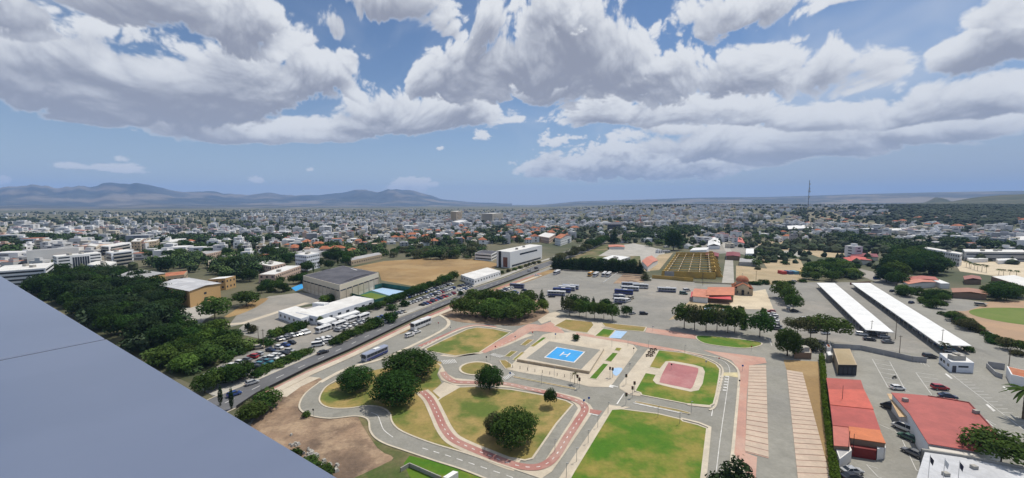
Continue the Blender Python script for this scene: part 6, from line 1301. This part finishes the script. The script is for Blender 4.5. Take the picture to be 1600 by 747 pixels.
zone([(1180, 392), (1240, 378), (1340, 380), (1380, 392), (1330, 400), (1250, 396)], 16, ('round', 'shrub', 'conifer'), (4, 8), 1.0, ('olive', 'dark', 'mid'), '{n} {k} from the left dotted over the sand lot', 'trees on the sand lot', 0, .9, far=True)
zone([(1290, 366), (1340, 362), (1340, 376), (1400, 386), (1440, 380), (1480, 374), (1580, 384), (1580, 392), (1500, 386), (1430, 398), (1370, 390), (1300, 376)], 60, ('round', 'conifer', 'round'), (8, 13), 1.1, ('deep', 'dark', 'deep'), '{n} {k} from the left in the dark belt before the grey factory', 'dark belt before the grey factory', 0, .6, far=True)
group_row('palm', [(1508, 417), (1520, 421), (1535, 425), (1545, 427)], 9, 13, ('olive', 'mid'), '{n} palm from the left in the left half of the palm row', 'palm row by the school yard', .6, 7)
group_row('palm', [(1556, 429), (1575, 432), (1592, 434)], 9, 12, ('olive', 'mid'), '{n} palm from the left in the right half of the palm row', 'palm row by the school yard', .6, 4)
group_row('palm', [(1478, 498), (1508, 512), (1520, 520)], 20, 18, ('olive', 'mid'), '{n} palm from the left among the bushes of the side road', 'palms along the side road', .6, 3)
group_row('shrub', [(765, 431), (800, 424), (845, 410)], 7, 5, ('mid', 'olive'), '{n} planted shrub from the left before the cream civic building', 'planted shrubs by the civic building', .8, 9)
def more(poly, n, h, cols):
    P = [(v.x, v.y) for v in gp(poly)]; k = 0
    for _ in range(n * 12):
        x, y = rnd.uniform(min(p[0] for p in P), max(p[0] for p in P)), rnd.uniform(min(p[1] for p in P), max(p[1] for p in P))
        if inside((x, y), P): q = rnd.uniform(*h); mass_tree(x, y, relief(x, y), q, q * rnd.uniform(.9, 1.4), rnd.choice(cols)); k += 1
        if k >= n: break
more([(205, 392), (300, 386), (330, 392), (320, 412), (330, 430), (245, 426)], 60, (6, 9), ('dark', 'mid', 'deep'))
more([(320, 410), (400, 402), (460, 402), (455, 412), (405, 428), (400, 446), (352, 440)], 70, (6, 9), ('dark', 'mid', 'deep'))
more([(0, 378), (150, 374), (200, 376), (320, 374), (470, 372), (470, 378), (330, 386), (210, 379), (100, 382), (0, 392)], 150, (7, 12), ('deep', 'dark', 'pine'))
more([(470, 390), (600, 384), (600, 402), (545, 404), (505, 400), (470, 396)], 60, (5, 9), ('dark', 'mid', 'deep'))
more([(590, 402), (600, 392), (690, 386), (755, 388), (760, 404), (700, 407), (640, 405)], 110, (3.5, 7), ('dark', 'mid', 'olive'))
more([(600, 386), (640, 372), (760, 368), (860, 368), (860, 378), (760, 386)], 60, (5, 9), ('dark', 'mid', 'deep'))
more([(880, 376), (905, 370), (985, 353), (985, 362), (948, 380), (900, 388)], 30, (4, 7), ('mid', 'olive', 'dark'))
more([(950, 382), (990, 362), (1090, 357), (1110, 366), (1060, 377), (1000, 379)], 70, (6, 10), ('dark', 'mid', 'deep'))
more([(1280, 372), (1370, 374), (1440, 388), (1480, 376), (1600, 384), (1600, 390), (1500, 386), (1400, 396)], 90, (7, 11), ('dark', 'deep', 'mid'))
more([(1255, 437), (1262, 416), (1300, 408), (1335, 420), (1345, 436), (1300, 440)], 50, (3.5, 6), ('mid', 'dark', 'bright'))
more([(1165, 372), (1175, 366), (1220, 368), (1210, 384), (1190, 392)], 24, (4, 7), ('mid', 'dark', 'bright'))

me = MASS.mesh('far_groves', [attr_mat('grove_leaf', 1.)]); at = me.color_attributes.new('paint', 'FLOAT_COLOR', 'CORNER'); buf = []
for f_, c in zip(MASS.f, MASSC): buf += [c[0], c[1], c[2], 1.] * len(f_)
at.data.foreach_set('color', buf); tag(link(bpy.data.objects.new('far_groves', me)), 'leafy trees of the far groves and villa gardens', 'trees', None, 'stuff')
# ------------------------------------------------------------------ houses of the town
def house_proto(kind, q):
    """unit house about 11 m wide: wall, roof and window meshes"""
    parts = []; L_, W_, H = (11, 9, 6.4)
    b = MB().box(0, 0, 0, H, L_, W_)
    if kind == 'flat':
        b.box(q.uniform(-2, 2), 0, H - .01, H + q.uniform(.3, 2.6), L_ * .45, W_ * .6); parts.append(('wall', b.mesh('wall', [M['wall']])))
        parts.append(('roof', MB().box(0, 0, H + .002, H + .10, L_ * .96, W_ * .96).mesh('roof', [M['roof_white']])))
        parts.append(('water_tank', MB().tube((2.5, -2.2, H + .1), (2.5, -2.2, H + 1.7), .75, .75, 8).box(3.9, -2, H + .1, H + .9, 1.6, 1.2).mesh('water_tank', [M['roof_metal']])))
    else:
        parts.append(('wall', b.mesh('wall', [M['wall']]))); z, e = H, .7
        r = MB().add([(-L_ / 2 - e, -W_ / 2 - e, z), (L_ / 2 + e, -W_ / 2 - e, z), (L_ / 2 + e, W_ / 2 + e, z), (-L_ / 2 - e, W_ / 2 + e, z), (-L_ * .25, 0, z + 2.4), (L_ * .25, 0, z + 2.4)], [(0, 1, 5, 4), (1, 2, 5), (2, 3, 4, 5), (3, 0, 4), (3, 2, 1, 0)])
        parts.append(('roof', r.mesh('roof', [M['tile']])))
    return parts
HP = {('flat', i): house_proto('flat', random.Random(i)) for i in range(4)}; HP.update({('tiled', i): house_proto('tiled', random.Random(i)) for i in range(2)})
HN = 0
def house(p, kind, col, rz, s, wins=True):
    global HN; HN += 1
    t = thing('house', None, 'house', p, rz); pr_ = HP[kind, rnd.randrange(4 if kind == 'flat' else 2)]
    sc = (s * rnd.uniform(.8, 1.35), s * rnd.uniform(.8, 1.2), s * rnd.choice((.55, .9, .95, 1.0, 1.35)))
    for n, me in pr_:
        o = link(bpy.data.objects.new(n, me), t); o.scale = sc
        if n == 'wall': o.color = (*col, 1)
    if wins:
        for sx, sy, ax in ((-.25, -.5, (1, 0)), (.25, -.5, (1, 0)), (-.5, 0, (0, 1)), (.5, 0, (0, 1))):
            for z in (.28, .74): win(t, Vector((sx * 11 * sc[0], sy * 9 * sc[1], 6.4 * sc[2] * z)), 2.1 * s, 1.5 * sc[2], Vector((*ax, 0)), .14)
    return t
WC = {'white': (.78, .78, .77), 'cream': (.60, .54, .42), 'pink': (.55, .40, .32), 'grey': (.42, .42, .42), 'tan': (.46, .37, .26)}
PLACED = []
def free(x, y, r):
    if any((x - a) ** 2 + (y - b) ** 2 < (r + c) ** 2 for a, b, c in PLACED): return False
    PLACED.append((x, y, r)); return True
def houses(poly, n, cols, tiled, where, grp, s=(.8, 1.15), wins=True, rz0=.3):
    P = [(v.x, v.y) for v in gp(poly)]; xs, ys = [p[0] for p in P], [p[1] for p in P]; by = {}; k = tries = 0
    while k < n and tries < n * 50:
        tries += 1; x, y = rnd.uniform(min(xs), max(xs)), rnd.uniform(min(ys), max(ys)); sc = rnd.uniform(*s)
        if not inside((x, y), P) or not free(x, y, 7.5 * sc): continue
        k += 1; c = rnd.choice(cols); kd = 'tiled' if rnd.random() < tiled else 'flat'; by.setdefault((c, kd), []).append(house((x, y, relief(x, y)), kd, WC[c], rz0 + rnd.choice((0, 1.5708)) + rnd.uniform(-.15, .15), sc, wins))
    for (c, kd), l in by.items():
        d = f'{c} tiled house' if kd == 'tiled' else f'{c} flat roofed house'
        if len(l) == 1: l[0]['label'] = f'the only {d} {where}'; l[0]['group'] = grp
        else: rank(l, '{n} %s from the left %s' % (d, where), grp)
MW = ['white'] * 6 + ['cream'] * 2 + ['pink', 'grey']
houses([(378, 404), (410, 392), (480, 380), (560, 378), (600, 386), (590, 396), (520, 400), (460, 396), (430, 412)], 34, ['cream', 'pink', 'white', 'white', 'tan'], .6, 'among trees left of the stubble field', 'houses left of the stubble field')
houses([(560, 378), (640, 368), (740, 366), (770, 376), (755, 386), (690, 382), (610, 388)], 44, MW, .45, 'behind the stubble field', 'houses behind the stubble field')
houses([(740, 366), (800, 362), (900, 360), (905, 372), (868, 382), (850, 380), (780, 380)], 36, MW, .4, 'beyond the civic building', 'houses beyond the civic building')
houses([(640, 362), (740, 356), (900, 352), (900, 360), (780, 362), (640, 368)], 40, MW, .25, 'in the nearest town rows', 'near rows of the white town')
houses([(250, 386), (330, 376), (420, 380), (400, 392), (340, 394)], 10, MW, .3, 'in the trees behind the beige towers', 'houses behind the beige towers')
houses([(1180, 366), (1290, 362), (1350, 372), (1340, 378), (1200, 376)], 26, ['white', 'white', 'grey', 'cream'], .15, 'in the row above the sand lot', 'low row above the sand lot', (.6, .9))
houses([(1195, 352), (1340, 346), (1480, 350), (1600, 356), (1620, 372), (1480, 372), (1470, 362), (1380, 354), (1280, 360)], 46, MW + ['cream', 'pink'], .3, 'on the slope below the forest', 'houses on the right hand slope')
houses([(905, 360), (960, 352), (985, 350), (975, 362), (930, 372)], 10, MW, .5, 'near the orange crane', 'houses near the crane')
houses([(1030, 384), (1080, 380), (1090, 388), (1050, 396), (1015, 396)], 8, ['white', 'grey'], 0, 'in the parking yard behind conifers', 'sheds in the parking yard', (.5, .8))
# the rest of the town: past the three hundred nearest, one mass of small white buildings
tv, tf, tc_ = [], [], []
def tbox(x, y, z, lx, ly, h, rz, col, roof):
    c, s = math.cos(rz), math.sin(rz); k = len(tv)
    for zz in (z, z + h):
        for ax, ay in ((-1, -1), (1, -1), (1, 1), (-1, 1)): tv.append((x + (ax * lx * c - ay * ly * s) / 2, y + (ax * lx * s + ay * ly * c) / 2, zz))
    for f, cc in (((4, 5, 6, 7), roof), ((0, 1, 5, 4), col), ((1, 2, 6, 5), col), ((2, 3, 7, 6), col), ((3, 0, 4, 7), col)): tf.append(tuple(k + i for i in f)); tc_.append(cc)
    return k
def dens(px, r):
    """how built-up the town is towards a bearing at a distance"""
    if px < 380: return .8 if 560 < r < 1250 else (.15 if r < 1900 else .04)
    if px < 640: return .8 if 650 < r < 2600 else (.25 if r < 3600 else .05)
    if px < 920: return .95 if 900 < r < 2700 else (.2 if r < 3400 else .03)
    if px < 1380: return .95 if 950 < r < 2350 else .05
    return .75 if 800 < r < 1500 else .0
GREEN = []
for i in range(15000):
    px = rnd.uniform(-120, 1720); r = 560 * (4200 / 560) ** (rnd.random() ** .85); a = math.atan((px - 800) / FPX); x, y = r * math.sin(a), r * math.cos(a)
    nz = mnoise.noise((x * .0042, y * .0042, 3.3)) + .6 * mnoise.noise((x * .013, y * .013, 9.1))
    if rnd.random() > dens(px, r) or nz < -.12:
        if nz < .0 and rnd.random() < .8: GREEN.append((x, y, r, px))
        continue
    if not free(x, y, 7.0 if r < 1400 else 8.5): continue
    z = relief(x, y) - .5; k = rnd.random(); s = rnd.uniform(.65, 1.2) if rnd.random() < .85 else rnd.uniform(1.3, 2.2); h = rnd.choice((4, 6.5, 7, 7.5, 10, 13)) if r < 2600 else rnd.choice((6, 9, 12)); rz = .3 + .5 * mnoise.noise((x * .002, y * .002, 1.)) + rnd.choice((0, 1.57))
    col = (.72, .72, .72) if k < .72 else ((.55, .50, .41) if k < .86 else ((.50, .37, .29) if k < .9 else (.30, .31, .33))); q_ = rnd.uniform(.72, 1.1); col = tuple(c * q_ for c in col)
    roof = (.36, .13, .07) if rnd.random() < .14 else tuple(min(.8, c * (.75 + .4 * k * 1.0)) for c in col)
    tbox(x, y, z, 13 * s, 10 * s, h, rz, col, roof)
    if r < 1700:
        if rnd.random() < .7: tbox(x + rnd.uniform(-2, 2), y + rnd.uniform(-2, 2), z + h, 5 * s, 4 * s, 2.4, rz, col, roof)
        dk = (.05, .055, .065); c, s_ = math.cos(rz), math.sin(rz)                     # window bands, set proud of the walls
        for zz in [1.2 + 3 * f for f in range(int(h / 3))]:
            for ax, ln, d in ((0, 12.2 * s, 5 * s), (1, 9.2 * s, 6.5 * s)):
                for sg in (-1, 1):
                    cx, cy = (0, sg * d) if not ax else (sg * d, 0); X, Y = x + cx * c - cy * s_, y + cx * s_ + cy * c
                    if X * X + Y * Y < r * r and rnd.random() < .8: n2 = rnd.choice((.35, .6)); tbox(X, Y, z + zz, (ln * n2 if not ax else .16), (.16 if not ax else ln * n2), 1.2, rz, dk, dk)
me = bpy.data.meshes.new('far_town'); me.from_pydata(tv, [], tf); me.materials.append(attr_mat('town_paint'))
at = me.color_attributes.new('paint', 'FLOAT_COLOR', 'CORNER'); buf = []
for f, c in zip(tf, tc_): buf += [c[0], c[1], c[2], 1.] * len(f)
at.data.foreach_set('color', buf); o = link(bpy.data.objects.new('far_town', me)); tag(o, 'mass of small white and cream buildings of the distant town', 'town', None, 'stuff')
# greenery between the far buildings
rr_ = random.Random(3); gv, gf, gc = [], [], []
def blob(x, y, z, w, h, col):
    k = len(gv); n = 7; q_ = rr_.uniform(.7, 1.3); c2 = tuple(c * q_ for c in col)
    for zz, q in ((0, .55), (.35, 1.), (.72, .72)):
        for i in range(n): a = i * 6.283 / n + zz; m = w / 2 * q * rr_.uniform(.7, 1.2); gv.append((x + math.cos(a) * m, y + math.sin(a) * m, z + h * zz * rr_.uniform(.85, 1.15)))
    gv.append((x, y, z + h))
    for l in range(2):
        for i in range(n): j = (i + 1) % n; gf.append((k + l * n + i, k + l * n + j, k + l * n + n + j, k + l * n + n + i)); q_ = rr_.uniform(.7, 1.3); gc.append(tuple(c * q_ for c in c2))
    for i in range(n): gf.append((k + 2 * n + i, k + 2 * n + (i + 1) % n, k + 3 * n)); q_ = rr_.uniform(.8, 1.4); gc.append(tuple(c * q_ for c in c2))
for x, y, r, px in GREEN:
    if r > 620 and free(x, y, 3.): blob(x, y, relief(x, y) - .5, rr_.uniform(7, 14), rr_.uniform(5, 11), rr_.choice(((.028, .045, .02), (.04, .06, .025), (.05, .065, .03), (.022, .036, .018))))
for i in range(9000):                                            # trees in every street
    px = rr_.uniform(-120, 1720); r = 480 * (3300 / 480) ** rr_.random(); a = math.atan((px - 800) / FPX); x, y = r * math.sin(a), r * math.cos(a); zn = mnoise.noise((x * .006, y * .006, 7.7))
    if r < 620 and (px > 560 and px < 1180 or px > 1480): continue
    if rr_.random() < .45 + zn and free(x, y, 2.4): blob(x, y, relief(x, y) - .5, rr_.uniform(4.5, 10), rr_.uniform(4, 9), rr_.choice(((.028, .046, .02), (.04, .06, .025), (.055, .07, .03), (.022, .036, .018))))
# the dark forest below the right hand hill
for i in range(2600):
    px = rr_.uniform(1320, 1740); r = rr_.uniform(1450, 2900); a = math.atan((px - 800) / FPX); x, y = r * math.sin(a), r * math.cos(a)
    if px < 1480 and rr_.random() > (px - 1300) / 180: continue
    blob(x, y, relief(x, y) - .5, rr_.uniform(12, 24), rr_.uniform(8, 13), rr_.choice(((.022, .036, .018), (.028, .042, .02))))
me = bpy.data.meshes.new('far_trees'); me.from_pydata(gv, [], gf); me.materials.append(attr_mat('far_leaf', 1.))
at = me.color_attributes.new('paint', 'FLOAT_COLOR', 'CORNER'); buf = []
for f, c in zip(gf, gc): buf += [c[0], c[1], c[2], 1.] * len(f)
at.data.foreach_set('color', buf); o = link(bpy.data.objects.new('far_trees', me)); tag(o, 'dark trees and groves between the far buildings of the town', 'trees', None, 'stuff')

# ------------------------------------------------------------------ mountains and hills round the horizon
def range_(name, prof, r0, r1, m, seed, rough=.16, n=150, rows=16, base=0., back=1.15):
    """a ridge whose skyline passes the photo points prof, rising from r0 and cresting at r1"""
    b = MB(); xs = [prof[0][0] + (prof[-1][0] - prof[0][0]) * i / n for i in range(n + 1)]; vs = []
    for j in range(rows + 3):
        t = j / rows if j <= rows else 1 + (j - rows) * .08
        for px in xs:
            for (xa, ya), (xb, yb) in zip(prof, prof[1:]):
                if xa <= px <= xb: py = ya + (yb - ya) * (px - xa) / (xb - xa); break
            a = math.atan((px - 800) / FPX); R1 = r1; crest = CH + (318 - py) / FPX * R1 * math.cos(a)
            if name == 'mountains': crest *= 1 + .16 * mnoise.fractal((px * .025, 1.3, seed), .9, 2.1, 5)
            r = r0 + (r1 - r0) * t; q = max(0., min(1., t)); q = q ** 1.35 if t <= 1 else 1 - (t - 1) * 3
            x, y = r * math.sin(a), r * math.cos(a); nzv = mnoise.fractal((x * .0007, y * .0007, seed), 1., 2.1, 6)
            h = (crest - base) * (q * (1 + rough * nzv * (1 - q) * 4) + (.12 * abs(nzv) + .30 * abs(mnoise.fractal((x * .0016, y * .0016, seed + 5), .9, 2.1, 5))) * q * (1 - q) * 2); e = min(1, (px - xs[0]) / (30 + abs(xs[-1] - xs[0]) * .05), (xs[-1] - px) / (30 + abs(xs[-1] - xs[0]) * .05)) if name != 'mountains' else 1
            vs.append((x, y, base - 2 + max(0, h) * max(0, e) + (4 if t > 0 else 0)))
    w = n + 1
    b.add(vs, [(j * w + i, j * w + i + 1, (j + 1) * w + i + 1, (j + 1) * w + i) for j in range(rows + 2) for i in range(n)])
    o = b.build(name, M[m], None, True); o['kind'] = 'structure'; return o
range_('mountains', [(-160, 298), (0, 296), (30, 293), (55, 288), (75, 288), (90, 293), (140, 292), (190, 289), (225, 290), (250, 294), (290, 300), (345, 301), (370, 305), (420, 302), (450, 305), (500, 304), (540, 300), (575, 299), (590, 301), (605, 296), (640, 297), (660, 302), (690, 311), (740, 316.5), (800, 318)], 9200, 13000, 'far_hill', 4.2, .2, 220, 26)
range_('foothills', [(-160, 326), (0, 322), (60, 320), (150, 323), (240, 318), (330, 321), (420, 319), (520, 321), (640, 320)], 6200, 8600, 'far_hill', 9.2, .12, 120, 10)
range_('far_plateau', [(820, 318), (900, 315), (1000, 312), (1100, 309), (1200, 308), (1330, 304), (1450, 301), (1560, 299), (1760, 297)], 6500, 11000, 'far_hill', 2.7, .10, 130, 12)
range_('wooded_hill', [(1330, 322), (1400, 319), (1480, 316), (1520, 309), (1560, 305.5), (1600, 304), (1700, 303), (1760, 302)], 2600, 3600, 'far_wood', 6.1, .1, 90, 12, 44)
range_('cone_hill', [(1425, 318), (1440, 314), (1458, 308.5), (1468, 310), (1490, 315), (1510, 318)], 4300, 4700, 'far_wood', 1.1, .05, 40, 8, 50)
# ------------------------------------------------------------------ haze
hm = bpy.data.materials.new('haze_air'); hm.use_nodes = True; nt = hm.node_tree; nt.nodes.remove(nt.nodes['Principled BSDF'])
pv = nt.nodes.new('ShaderNodeVolumePrincipled'); pv.inputs['Color'].default_value = (.34, .56, 1., 1); pv.inputs['Density'].default_value = 6.5e-5; pv.inputs['Anisotropy'].default_value = 0.
nt.links.new(pv.outputs[0], nt.nodes['Material Output'].inputs['Volume'])
o = MB().box(0, 0, -1.5, 760, 35200, 35200).build('haze', hm); o['kind'] = 'stuff'; o['label'] = 'thin blue air between the viewer and the mountains'
